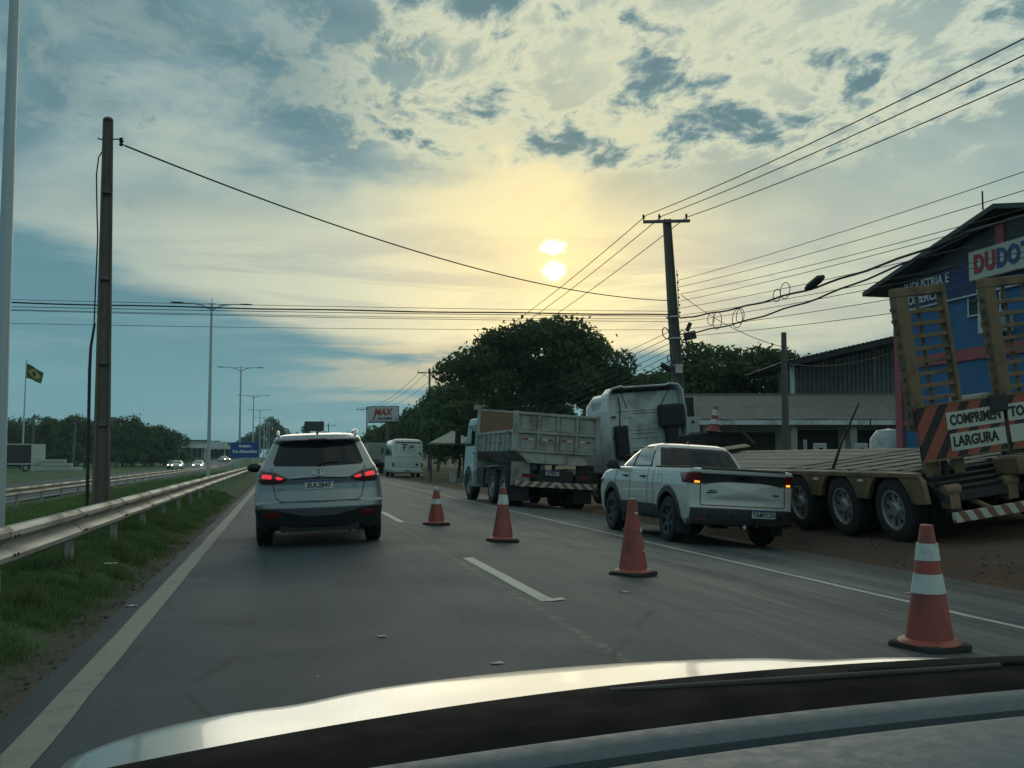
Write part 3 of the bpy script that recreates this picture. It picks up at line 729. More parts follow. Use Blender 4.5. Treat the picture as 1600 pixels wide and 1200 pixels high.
        patch(sd, round_poly([(1.42,.30),(3.06,.30),(3.06,.42),(1.42,.42)], .03), .008, 0, 3).build('sill_cladding', MT['black_plastic'], root, smooth=40)
        for y in (1.45, 2.3): MB().tube([sd(y,.98,.01), sd(y+.03,.98,.035), sd(y+.18,.985,.035), sd(y+.21,.985,.01)], .011, 6).build('door_handle', MT['silver'], root, smooth=60)
        # mirror, roof rail
        mr = MB(); mr.rings([[(s*(1.02+.12*math.cos(a)*k), 3.02+.03*q, 1.13+.075*math.sin(a)*k) for a in lin(0,2*math.pi,16)[:-1]] for q, k in ((-1.3,.8),(-1,1),(1,.9),(2.6,.4))])
        mi = mr.build('door_mirror', MT['black_gloss'], root, smooth=40); MB().box((s*.88,3.05,1.10),(.2,.06,.04)).build('mirror_arm', MT['black_plastic'], mi)
        MB().tube([(s*.565,.62,1.60),(s*.575,.70,1.655),(s*.575,.9,1.672),(s*.58,1.7,1.672),(s*.57,2.15,1.62)], [.018,.026,.02,.02,.014], 8).build('roof_rail', MT['chrome'], root, smooth=60)
        wheel(root, (s*.80,.93,.345), .345, .225, MT['rim_grey'], s); wheel(root, (s*.80,3.55,.345), .345, .225, MT['rim_grey'], s)
    an = MB().tube([(0,.66,1.63),(0,.60,1.665)], [.022,.012], 8).build('aerial', MT['black_plastic'], root, smooth=50)
    MB().rings([[(.08*math.cos(a)*k, .98+.10*math.sin(a)*k, z) for a in lin(0,2*math.pi,12)[:-1]] for z,k in ((1.63,1),(1.645,.6))]).build('roof_button', MT['silver'], root, smooth=50)
    # rear wiper
    MB().tube([fr(-.02,1.165,.03), fr(.10,1.20,.035), fr(.30,1.205,.03)], .008, 6).build('rear_wiper', MT['black_plastic'], root)
make_suv()

# ------------------------------------------------------------------ white pickup on the shoulder
def make_pickup():
    root = thing('pickup_truck', 'white double-cab pickup with black trim standing on the shoulder, amber lights on', 'pickup', (7.14, 15.35, road_z(7.14)+.0), (0, R(3.1), R(.3)))
    # lower body: z, w, yr, yf, cr, cf
    B = Shell([(.34,.82,.10,4.86,.22,.5),(.42,.87,.03,4.92,.24,.55),(.60,.90,.02,4.95,.25,.6),(.72,.915,.05,4.95,.25,.6),(.95,.92,.06,4.92,.24,.6),(1.04,.915,.055,4.86,.22,.6),
               (1.12,.905,.04,4.75,.20,.7),(1.19,.89,.02,4.4,.18,.8),(1.225,.872,.03,4.05,.16,.9),(1.235,.85,.06,3.85,.14,.8)], 4.2)
    body = B.mb(.035, 16).build('body', MT['white_car'], root, smooth=38)
    arch = [((sx*1.2,y,.38),(sx*.55,y,.38),.455) for sx in (-1,1) for y in (1.0,3.92)]
    cut_arches(body, arch)
    K = Shell([(1.20,.845,1.72,4.05,.16,.9),(1.30,.82,1.80,3.85,.16,.85),(1.45,.765,1.93,3.55,.17,.8),(1.58,.70,2.05,3.2,.18,.7),(1.635,.65,2.12,3.0,.2,.6),(1.665,.56,2.22,2.85,.22,.5),(1.675,.45,2.35,2.7,.2,.3)], 3.6)
    K.mb(.03, 16).build('cab', MT['white_car'], root, smooth=38)
    kr = lambda x, z, o: K.rear(x, z, o); br = lambda x, z, o: B.rear(x, z, o)
    patch(kr, round_poly([(-.75,1.24),(-.64,1.595),(.64,1.595),(.75,1.24)], .04), .005, .0, 8).build('cab_rear_frame', MT['black_plastic'], root, smooth=40)
    patch(kr, round_poly([(-.655,1.275),(-.585,1.545),(.585,1.545),(.655,1.275)], .05), .012, .004, 7).build('rear_window', MT['glass'], root, smooth=40)
    # bed cover and rails
    MB().box((0,.95,1.243),(1.60,1.62,.022)).build('bed_cover', MT['black_plastic'], root, bevel=.006)
    for s in (-1,1): MB().box((s*.835,.92,1.243),(.075,1.55,.03)).build('bed_rail', MT['black_plastic'], root, bevel=.008)
    # tailgate: black band with the lamps at its ends, step above the handle
    seam(br, [(-.72,1.225),(-.725,1.0),(-.725,.66)], .012, .001).build('tailgate_seam', MT['black_plastic'], root)
    seam(br, [(.72,1.225),(.725,1.0),(.725,.66)], .012, .001).build('tailgate_seam', MT['black_plastic'], root)
    seam(br, [(x,.655) for x in lin(-.725,.725,10)], .014, .001).build('tailgate_seam', MT['black_plastic'], root)
    band = [(-.72,1.155),(.72,1.155),(.72,1.0),(.66,.985),(.52,1.035),(-.52,1.035),(-.66,.985),(-.72,1.0)]
    patch(br, round_poly(band, .015), .006, 0, 6).build('tailgate_band', MT['black_plastic'], root, smooth=40)
    patch(br, round_poly([(-.60,1.02),(.60,1.02),(.64,.76),(-.64,.76)], .08), .002, .03, 7).build('tailgate_panel', MT['white_car'], root, smooth=40)
    seam(br, [(x,.745) for x in lin(-.70,.70,10)], .008, .0).build('tailgate_crease', MT['white_car'], root)
    MB().box(br(-.52,.885,.012),(.13,.012,.018)).box(br(-.50,.855,.012),(.24,.012,.018)).build('badge', MT['ink'], root); MB().box(br(.56,.85,.012),(.11,.012,.018)).build('badge', MT['ink'], root)
    for s in (-1,1):
        pl = [(s*.715,1.165),(s*.865,1.17),(s*.900,1.13),(s*.898,.99),(s*.72,.985)]
        L = patch(br, round_poly(pl, .02), .010, .012, 6).build('tail_lamp', MT['red_lens'], root, smooth=45)
        patch(br, round_poly([(s*.745,1.030),(s*.825,1.034),(s*.825,1.0),(s*.745,.998)], .012), .026, .006, 4).build('turn_light', MT['amber_lit'], L, smooth=45)
        sd = lambda y, z, o, s=s: B.side(y, z, o, s)
        wrap = patch(sd, round_poly([(.12,1.165),(.50,1.15),(.36,1.0),(.12,.99)], .03), .008, .01, 5).build('lamp_wrap', MT['red_lens'], L, smooth=45)
    MB().rings([[(x, B.rear(x,.5,0)[1]-d, z) for x in lin(-.87,.87,20)] + [(x, B.rear(x,.5,0)[1]+.12, z) for x in lin(.87,-.87,20)] for z, d in ((.335,.0),(.36,.05),(.50,.075),(.60,.06),(.615,.0))]).build('rear_bumper', MT['black_plastic'], root, smooth=40)
    number_plate(root, (.30, -.075, .545), 'TAM7C76', .40, .13)
    MB().tube([(.18,.05,.36),(.18,-.10,.36)], .03, 8).lathe([(.001,.46),(.025,.45),(.03,.43),(.025,.41),(.02,.36)], 12, (.18,-.10,0)).build('tow_hitch', MT['iron'], root, smooth=50)
    MB().tube([(-.02,-.06,.36),(-.02,-.05,.31)], .012, 8).box((-.02,-.07,.335),(.05,.01,.05),(0,45,0)).build('hitch_socket', MT['plate'], root)
    patch(br, round_poly([(-.16,1.125),(.16,1.125),(.15,1.065),(-.15,1.065)], .02), .010, -.002, 4).build('tailgate_handle', MT['black_gloss'], root, smooth=40)
    MB().rings([[(x, B.rear(x,1.2,0)[1]-d, z) for x in lin(-.71,.71,12)] + [(x, B.rear(x,1.2,0)[1]+.10, z) for x in lin(.71,-.71,12)] for z, d in ((1.215,.0),(1.228,.022),(1.243,.015),(1.25,.0))]).build('tailgate_lip', MT['black_plastic'], root, smooth=40)
    for x in (-.62,-.22,.62): MB().lathe([(.001,-.006),(.016,-.006),(.018,0)], 12, (x,-.045-.03*(1-abs(x)),.50), 'y').build('parking_sensor', MT['black_gloss'], root)
    for s in (-1,1): MB().box((s*.72,-.018,.42),(.16,.03,.035)).build('bumper_reflector', MT['red_lens'], root, bevel=.006)
    MB().rings([[(.022*k*math.cos(a), 2.42+yy+.06*k*math.sin(a), z) for a in lin(0,2*math.pi,10)[:-1]] for z, k, yy in ((1.66,1.2,0),(1.70,.8,-.01),(1.735,.3,-.03))]).build('aerial_fin', MT['black_gloss'], root, smooth=50)
    fl = lambda y, z, o: B.side(y, z, o, -1)
    seam(fl, round_poly([(1.28,1.12),(1.46,1.12),(1.46,.96),(1.28,.96)], .03), .007, .0, True).build('fuel_flap_seam', MT['black_plastic'], root)
    for s in (-1,1):
        sd = lambda y, z, o, s=s: B.side(y, z, o, s)
        seam(sd, [(y, .80+.03*math.sin(y)) for y in lin(1.62,3.30,14)], .018, -.004).build('body_crease', MT['white_car'], root, smooth=60)
        seam(sd, [(y, 1.10+.012*y) for y in lin(.6,4.3,20)], .016, -.004).build('shoulder_crease', MT['white_car'], root, smooth=60)
        seam(sd, [(1.70, z) for z in lin(.62,1.22,8)], .012, .0).build('bed_seam', MT['black_plastic'], root)
        MB().bb((s*.70,.48,.18),(s*.92,.50,.40)).build('mud_flap', MT['black_plastic'], root)
    MB().box((0,2.4,.40),(1.5,4.2,.12)).build('underbody', MT['dark_metal'], root)
    MB().cyl((-.80,1.0,.38),(.80,1.0,.38),.05).cyl((-.80,3.92,.38),(.80,3.92,.38),.05).box((0,1.0,.38),(.25,.25,.25)).build('axle', MT['dark_metal'], root)
    for s in (-1,1):
        sd = lambda y, z, o, s=s: B.side(y, z, o, s); ks = lambda y, z, o, s=s: K.side(y, z, o, s)
        for poly in ([(2.02,1.255),(2.18,1.575),(2.78,1.585),(2.86,1.25)], [(2.95,1.25),(2.86,1.585),(3.05,1.565),(3.62,1.245)]):
            patch(ks, round_poly(poly, .045), .014, 0, 5).build('side_window', MT['side_glass'], root, smooth=40)
        patch(ks, round_poly([(1.97,1.225),(2.14,1.605),(3.07,1.605),(3.78,1.215)], .04), .006, 0, 5).build('window_surround', MT['black_plastic'], root, smooth=40)
        for y in (1.98, 2.90, 3.72): seam(sd, [(y, z) for z in lin(.50,1.20,12)], .011, .0).build('door_seam', MT['black_plastic'], root)
        patch(sd, round_poly([(1.50,.345),(3.42,.345),(3.42,.56),(3.3,.60),(1.62,.60),(1.50,.56)], .03), .012, .004, 4).build('sill_cladding', MT['black_plastic'], root, smooth=40)
        for y in (2.08, 3.02):
            h = MB().tube([sd(y,1.06,.012), sd(y+.03,1.06,.04), sd(y+.17,1.065,.04), sd(y+.20,1.065,.012)], .019, 6)
            h.build('door_handle', MT['black_plastic'], root, smooth=60)
        for y in (1.0, 3.92):
            a = MB()
            inn = [sd(y+.452*math.cos(t), .38+.452*math.sin(t), .016) for t in lin(R(-18), R(198), 26)]
            out = [sd(y+.55*math.cos(t), .38+.55*math.sin(t), .008) for t in lin(R(-18), R(198), 26)]
            bk = [(s*.62, y+.452*math.cos(t), .38+.452*math.sin(t)) for t in lin(R(-18), R(198), 26)]
            for i in range(26): a.pts([inn[i],inn[i+1],out[i+1],out[i]], [(0,1,2,3)]); a.pts([inn[i],inn[i+1],bk[i+1],bk[i]], [(0,1,2,3)])
            a.build('wheel_arch', MT['black_plastic'], root, smooth=40)
            wheel(root, (s*.80,y,.375), .375, .235, MT['rim_dark'], s, .66, 6)
        mr = MB(); mr.rings([[(s*(1.03+.13*math.cos(a)*k), 3.62+.03*q, 1.25+.085*math.sin(a)*k) for a in lin(0,2*math.pi,16)[:-1]] for q, k in ((-1.3,.8),(-1,1),(1,.9),(2.6,.4))])
        mi = mr.build('door_mirror', MT['black_plastic'], root, smooth=40); MB().box((s*.89,3.65,1.20),(.18,.07,.05)).build('mirror_arm', MT['black_plastic'], mi)
        patch(sd, round_poly([(4.45,.98),(4.68,1.0),(4.75,.92),(4.55,.90)], .02), .006, .006, 4).build('head_lamp', MT['glass'], root, smooth=40)
make_pickup()

# ------------------------------------------------------------------ far oncoming cars (few pixels wide, still whole cars)
def small_car(name, label, loc, rz, paint, lit=True, cat='car'):
    root = thing(name, label, cat, loc, (0,0,R(rz)), 'oncoming cars on the far carriageway')
    S = Shell([(.22,.74,.1,3.95,.3,.4),(.35,.83,.0,4.05,.35,.5),(.62,.85,.0,4.05,.35,.5),(.80,.84,.05,3.9,.35,.6),(.90,.81,.1,3.3,.3,.7),(.98,.76,.4,2.9,.3,.6),(1.30,.62,.9,2.3,.3,.6),(1.42,.52,1.1,2.05,.3,.4),(1.44,.4,1.2,1.9,.2,.3)], 3)
    S.mb(.06, 6).build('body', paint, root, smooth=40)
    fr = lambda x, z, o: S.front(x, z, o)
    patch(fr, [(-.66,.97),(-.54,1.34),(.54,1.34),(.66,.97)], .01, 0, 3).build('windscreen', MT['glass'], root)
    patch(fr, [(-.45,.50),(-.45,.62),(.45,.62),(.45,.50)], .01, 0, 2).build('grille', MT['black_plastic'], root)
    for s in (-1,1):
        patch(fr, [(s*.48,.62),(s*.50,.75),(s*.76,.78),(s*.76,.64)], .012, .02, 3).build('head_lamp', MT['head_lit'] if lit else MT['glass'], root)
        for y in (.75, 3.2): wheel(root, (s*.74,y,.31), .31, .2, MT['rim_grey'], s, .62, 0)
        patch(lambda y, z, o, s=s: S.side(y, z, o, s), [(.95,.98),(1.15,1.32),(2.1,1.32),(2.6,.98)], .01, 0, 3).build('side_window', MT['glass'], root)
    return root

# ------------------------------------------------------------------ dump truck
MT['stripe_red'] = stripes('red_white_bumper_stripes', (.24,.10,.075), (.48,.46,.40), 5.0, 45, mirror=0.0)
MT['chevron'] = stripes('orange_black_chevrons', (.32,.075,.042), (.012,.012,.012), 3.4, -35, duty=.56)
MT['reflect_white'] = mat('white_reflector', (.62,.62,.6), .3, 0, .05, 5); MT['reflect_red'] = mat('red_reflector', (.30,.05,.05), .3, 0, .1, 5)
MT['pale_blue_cab'] = mat('pale_blue_white_cab', (.50,.58,.60), .4, 0, .06, 1.5, coat=.2, dirt=((.30,.28,.24), .2, 2))
def make_dump():
    root = thing('dump_truck', 'grey steel tipper truck with striped rear bumper and high tailgate', 'truck', (7.60, 28.6, road_z(7.6)), (0, R(3.3), R(3.0)))
    G = MT['grey_steel']; D = MT['dark_metal']
    MB().box((-.42,3.2,.85),(.10,6.0,.26)).box((.42,3.2,.85),(.10,6.0,.26)).box((0,1.2,.82),(.74,.3,.2)).box((0,3.0,.82),(.74,.2,.2)).box((0,.35,.82),(.74,.12,.2)).build('chassis', D, root)
    for y in (1.35, 2.65): MB().cyl((-1.1,y,.52),(1.1,y,.52),.09).lathe([(.001,-.22),(.2,-.18),(.24,0),(.2,.18),(.001,.22)], 14, (0,y,.52), 'x').build('axle', D, root, smooth=40)
    for s in (-1,1):
        for y in (1.35, 2.65):
            wheel(root, (s*1.10,y,.52), .52, .27, MT['rim_grey'], s, .56, 0, 8); wheel(root, (s*.80,y,.52), .52, .27, MT['rim_grey'], s, .56, 0)
        wheel(root, (s*1.08,5.75,.52), .52, .29, MT['rim_grey'], s, .56, 0, 8)
        # angular mudguard over the rear pair
        gd = MB(); prof = [(3.45,.62),(3.28,1.14),(2.05,1.18)]
        for a, b in zip(prof, prof[1:]): gd.pts([(s*.92,*a),(s*1.25,*a),(s*1.25,*b),(s*.92,*b),(s*.92,a[0],a[1]-.03),(s*1.25,a[0],a[1]-.03),(s*1.25,b[0],b[1]-.03),(s*.92,b[0],b[1]-.03)], [(0,1,2,3),(4,7,6,5),(0,4,5,1),(2,6,7,3),(1,5,6,2),(0,3,7,4)])
        gd.build('mudguard', G, root)
        MB().bb((s*.70,.42,.62),(s*1.25,.47,1.30)).build('rear_guard_plate', MT['grey_steel'] if s < 0 else MT['dark_metal'], root)
        MB().bb((s*.68,.50,.18),(s*1.24,.515,.66)).build('mud_flap', MT['black_plastic'], root)
        MB().box((s*.95,4.4,.85),(.5,.9,.5)).build('fuel_tank' if s < 0 else 'battery_box', D, root, bevel=.04)
    MB().bb((-1.2,.02,.60),(1.2,.10,.76)).build('rear_bumper', MT['stripe_red'], root, bevel=.006)
    MB().bb((-.5,.12,.78),(.5,.2,1.1)).build('lamp_bar', D, root)
    number_plate(root, (-.12,.10,1.02), 'IQF8E21', .40, .14)
    for s in (-1,1): MB().box((s*.85,.10,.92),(.34,.05,.10)).build('tail_lamp', MT['red_lens'], root, bevel=.01)
    # the tipping body: floor, low ribbed sides that slope in at the bottom, tall headboard and tailgate
    MB().pts([(-.72,.35,1.28),(.72,.35,1.28),(1.22,.35,1.62),(-1.22,.35,1.62),(-.72,4.55,1.28),(.72,4.55,1.28),(1.22,4.55,1.62),(-1.22,4.55,1.62)],
             [(0,1,5,4),(0,4,7,3),(1,2,6,5),(4,5,6,7)]).build('tipper_floor', G, root)
    for s in (-1,1):
        MB().bb((s*1.20,.30,1.60),(s*1.24,4.6,2.16)).build('side_wall', G, root)
        MB().bb((s*1.19,.28,2.12),(s*1.29,4.62,2.20)).build('top_rail', G, root, bevel=.012)
        MB().bb((s*1.24,.32,1.88),(s*1.27,4.58,1.92)).build('side_rail', G, root)
        for y in lin(.75, 4.25, 6):
            MB().pts([(s*1.24,y-.05,2.12),(s*1.24,y+.05,2.12),(s*1.24,y+.05,1.62),(s*1.24,y-.05,1.62),(s*1.29,y-.04,2.10),(s*1.29,y+.04,2.10),(s*1.29,y+.04,1.64),(s*1.29,y-.04,1.64),(s*.80,y-.04,1.26),(s*.80,y+.04,1.26),(s*.84,y-.04,1.34),(s*.84,y+.04,1.34)],
                [(4,5,6,7),(0,4,7,3),(1,2,6,5),(0,1,5,4),(7,6,9,8),(3,7,8,10),(6,2,11,9),(3,10,11,2)]).build('rib', G, root)
        MB().bb((s*1.16,.20,1.60),(s*1.30,.34,2.74)).build('corner_post', G, root, bevel=.01)
    MB().bb((-1.24,4.6,1.30),(1.24,4.66,2.92)).build('headboard', MT['rust'], root)
    MB().bb((-1.30,4.58,2.92),(1.30,4.72,2.99)).build('headboard_rail', G, root, bevel=.01)
    MB().bb((-1.32,4.56,1.4),(-1.24,4.70,3.0)).bb((1.24,4.56,1.4),(1.32,4.70,3.0)).box((-1.34,4.66,3.02),(.18,.2,.16)).build('headboard_frame', G, root, bevel=.01)
    tg = MB(); tg.bb((-1.16,.26,1.62),(1.16,.30,2.70)); tg.build('tailgate', G, root)
    for z in (1.62, 2.15, 2.68): MB().bb((-1.17,.19,z-.04),(1.17,.26,z+.04)).build('tailgate_rail', G, root, bevel=.01)
    for x in (-.56, .02, .60): MB().bb((x-.045,.20,1.66),(x+.045,.26,2.64)).build('tailgate_stile', G, root, bevel=.008)
    xs = [-1.15,-.56,.02,.60,1.15]
    for i in range(4):
        for z0, z1 in ((1.67,2.10),(2.20,2.63)): MB().bb((xs[i]+.07,.238,z0),(xs[i+1]-.07,.262,z1)).build('tailgate_panel', G, root, bevel=.012)
        cx = (xs[i]+xs[i+1])/2
        MB().bb((cx-.16,.228,1.93),(cx,.237,1.98)).build('reflector', MT['reflect_red'] if i % 2 == 0 else MT['reflect_white'], root)
        MB().bb((cx,.228,1.93),(cx+.16,.237,1.98)).build('reflector', MT['reflect_white'] if i % 2 == 0 else MT['reflect_red'], root)
    xc = [-1.10,-.37,.37,1.10]; xb = [-.85,-.30,.30,.85]
    for i in range(3):
        a, b, c, d = xc[i]+.012, xc[i+1]-.012, xb[i+1]-.01, xb[i]+.01
        MB().pts([(a,.24,1.58),(b,.24,1.58),(c,.20,1.28),(d,.20,1.28),(a,.30,1.58),(b,.30,1.58),(c,.26,1.28),(d,.26,1.28)], [(0,1,2,3),(4,7,6,5),(0,4,5,1),(1,5,6,2),(2,6,7,3),(3,7,4,0)]).build('chute_panel', G, root)
    # cab
    P = MT['pale_blue_cab']
    cab = MB().prism([(4.95,.95),(4.95,2.62),(5.05,2.72),(6.25,2.72),(6.42,2.55),(6.72,1.75),(6.78,.75),(6.15,.75),(6.05,1.05),(5.4,1.05),(5.3,.95)], -1.20, 1.20, 'yz').build('cab', P, root, bevel=.05)
    for s in (-1,1):
        MB().prism([(5.32,1.80),(5.32,2.50),(6.22,2.50),(6.55,1.80)], s*1.195, s*1.213, 'yz').build('door_window', MT['glass'], cab)
        MB().prism([(5.20,.95),(5.20,2.58),(5.22,2.58),(5.22,.95)], s*1.19, s*1.208, 'yz').build('door_seam', MT['black_plastic'], cab)
        MB().box((s*1.22,5.35,1.55),(.04,.16,.04)).build('door_handle', MT['black_plastic'], cab, bevel=.008)
        MB().tube([(s*1.18,6.55,2.45),(s*1.42,6.62,2.45),(s*1.44,6.62,2.30)], .016, 6).tube([(s*1.18,6.65,1.85),(s*1.44,6.62,1.85)], .016, 6).build('mirror_bracket', MT['iron'], cab)
        MB().box((s*1.50,6.62,2.10),(.20,.09,.48)).build('mirror', MT['black_plastic'], cab, bevel=.03)
        fd = MB(); a0 = [(5.75+.66*math.cos(t), .52+.66*math.sin(t)) for t in lin(R(-5), R(185), 18)]; a1 = [(5.75+.60*math.cos(t), .52+.60*math.sin(t)) for t in lin(R(-5), R(185), 18)]
        for i in range(18):
            fd.pts([(s*.90,*a0[i]),(s*1.27,*a0[i]),(s*1.27,*a0[i+1]),(s*.90,*a0[i+1]),(s*.90,*a1[i]),(s*1.27,*a1[i]),(s*1.27,*a1[i+1]),(s*.90,*a1[i+1])], [(0,1,2,3),(4,7,6,5),(1,5,6,2),(0,3,7,4)])
        fd.build('front_mudguard', P, root, smooth=30)
        MB().box((s*1.22,6.35,.70),(.10,.6,.35)).build('step', MT['black_plastic'], root, bevel=.02)
    MB().box((0,6.80,.62),(2.4,.2,.4)).build('front_bumper', P, root, bevel=.04)
    ld = MB()
    for y in (4.68, 4.92): ld.tube([(-1.27,y,.75),(-1.27,y,1.65)], .014, 6)
    for z in lin(.8,1.6,4): ld.tube([(-1.27,4.68,z),(-1.27,4.92,z)], .012, 6)
    ld.build('ladder', G, root)
    MB().tube([(.9,4.85,1.0),(.9,4.85,2.9)], .06, 10).build('exhaust_stack', MT['iron'], root, smooth=50)
    # air lines
    MB().cyl((-.55,.7,.72),(.35,.7,.72),.14,n=14).build('air_tank', D, root, smooth=40)
make_dump()

# ------------------------------------------------------------------ white tractor unit
def make_tractor():
    root = thing('tractor_unit', 'white sleeper-cab road tractor seen from behind with black tanks on its rear wall', 'truck', (11.2, 27.0, -.16), (0, R(-4.5), R(2.0)))
    W = MT['white_truck']; Bk = MT['black_plastic']; D = MT['dark_metal']
    MB().box((-.42,2.4,.90),(.10,6.6,.28)).box((.42,2.4,.90),(.10,6.6,.28)).box((0,-.3,.88),(.74,.15,.2)).box((0,1.6,.88),(.74,.15,.2)).build('chassis', D, root)
    for s in (-1,1):
        for y in (.5, 1.85): wheel(root, (s*1.08,y,.52), .52, .56, MT['rim_grey'], s, .56, 0, 8)
        wheel(root, (s*1.06,4.9,.52), .52, .30, MT['rim_grey'], s, .56, 0, 8)
        fd = MB()
        for yc in (.5, 1.85):
            a0 = [(yc+.64*math.cos(t), .52+.64*math.sin(t)) for t in lin(R(15), R(165), 14)]
            for i in range(14): fd.pts([(s*.78,*a0[i]),(s*1.27,*a0[i]),(s*1.27,*a0[i+1]),(s*.78,*a0[i+1])], [(0,1,2,3)])
        fd.build('mudguard', Bk, root, smooth=40)
        MB().box((s*1.0,3.15,.80),(.55,1.3,.62)).build('fuel_tank', MT['galv'] if s > 0 else Bk, root, bevel=.08)
    MB().lathe([(.001,1.16),(.46,1.16),(.50,1.12),(.50,1.08)], 24, (0,1.15,0)).build('fifth_wheel', D, root, smooth=40)
    # cab shell: rear wall at y=3.3
    def ring(y, w, z0, z1, r):
        pts = []
        for cx, cz, a0 in ((w-r,z1-r,0),(-(w-r),z1-r,90),(-(w-.1),z0+.1,180),(w-.1,z0+.1,270)):
            rr = r if cz > 2 else .1
            for t in lin(a0, a0+90, 5): pts.append((cx+rr*math.cos(R(t)), y, cz+rr*math.sin(R(t))))
        return pts
    cab = MB().rings([ring(3.30,1.17,.98,3.36,.12), ring(3.34,1.22,.94,3.42,.15), ring(4.6,1.22,.94,3.42,.18), ring(5.2,1.22,.90,3.25,.25), ring(5.62,1.20,.60,2.4,.2), ring(5.70,1.15,.55,2.0,.2)]).build('cab', W, root, smooth=35)
    # raised rolled rim round the roof deflector
    arc = [(-1.24,1.9),(-1.25,2.9),(-1.20,3.40),(-1.08,3.56),(-.78,3.62),(-.70,3.58),(.70,3.58),(.78,3.62),(1.08,3.58),(1.22,3.40),(1.27,2.6),(1.26,1.5)]
    dn = [tuple(Vector(a).lerp(Vector(b), t)) for a, b in zip(arc, arc[1:]) for t in (0,.34,.67)] + [arc[-1]]
    df = MB()
    df.rings([[(x,3.02,z) for x, z in dn] + [(x*.975,3.02,z-.035) for x, z in dn[::-1]], [(x,3.6,z) for x, z in dn] + [(x*.975,3.6,z-.035) for x, z in dn[::-1]],
              [(x*.98,5.0,min(z,3.1)) for x, z in dn] + [(x*.95,5.0,min(z,3.1)-.03) for x, z in dn[::-1]]])
    dfo = df.build('roof_deflector', W, root, smooth=40)
    MB().tube([(x,3.02,z) for x, z in dn], .028, 8).build('deflector_rim', MT['white_truck'], dfo, smooth=60)
    for s in (-1,1): MB().tube([(s*.55,3.28,2.95),(s*.80,3.06,3.45)], .014, 6).build('stay_rod', Bk, dfo)
    # pressed ribs of the rear wall
    for z, a, b in ((2.86,-.95,.55),(2.78,-.55,.45),(2.16,-.45,.55),(2.02,-.45,.55),(1.72,-.45,.55),(1.58,-.6,.65)): MB().bb((a,3.275,z-.014),(b,3.305,z+.014)).build('pressed_rib', W, cab, bevel=.010)
    MB().bb((-.50,3.28,2.24),(.45,3.305,2.70)).build('wall_panel', W, cab, bevel=.02)
    for x, z in ((-1.0,2.70),(-1.0,2.05),(-1.02,1.30)): MB().box((x,3.28,z),(.14,.05,.05)).build('bracket', Bk, cab)
    MB().bb((-1.05,2.98,1.42),(-.66,3.27,2.42)).build('exhaust_box', Bk, root, bevel=.04)
    MB().bb((.42,2.92,2.28),(1.20,3.27,2.98)).build('air_filter', Bk, root, bevel=.06)
    MB().bb((.62,3.0,1.35),(.98,3.27,2.30)).build('intake_duct', Bk, root, bevel=.03)
    MB().tube([(-.85,3.2,2.42),(-.86,3.15,2.6),(-.80,3.2,2.85),(-.84,3.2,3.3)], .022, 8).build('air_hose', Bk, root, smooth=50)
    for k in range(4): MB().tube([(-.25+.17*k,3.25,1.35),(-.3+.17*k,2.7,1.02-.05*k),(-.2+.13*k,1.6,1.15),(-.1+.1*k,.8,1.3)], .016, 6).build('air_hose', Bk, root, smooth=50)
    MB().bb((-1.12,3.20,.98),(-.60,3.30,1.36)).bb((-.60,3.24,1.24),(.75,3.29,1.36)).build('wall_skirt', W, cab, bevel=.02)
    for s in (-1,1):
        MB().bb((s*1.25,2.95,1.0),(s*1.28,3.9,2.9)).build('side_fairing', W, root, bevel=.01)
        MB().box((s*1.50,5.4,2.2),(.22,.12,.75)).build('mirror', Bk, root, bevel=.04); MB().tube([(s*1.2,5.4,2.5),(s*1.45,5.4,2.5)], .03, 6).build('mirror_arm', Bk, root)
        MB().bb((s*1.22,4.5,1.8),(s*1.235,5.3,2.5)).build('door_window', MT['glass'], cab)
    for k in range(5): MB().bb((-1.235,3.7,2.95+.055*k),(-1.215,4.6,2.975+.055*k)).build('side_louvre', MT['grey_steel'], cab)
make_tractor()

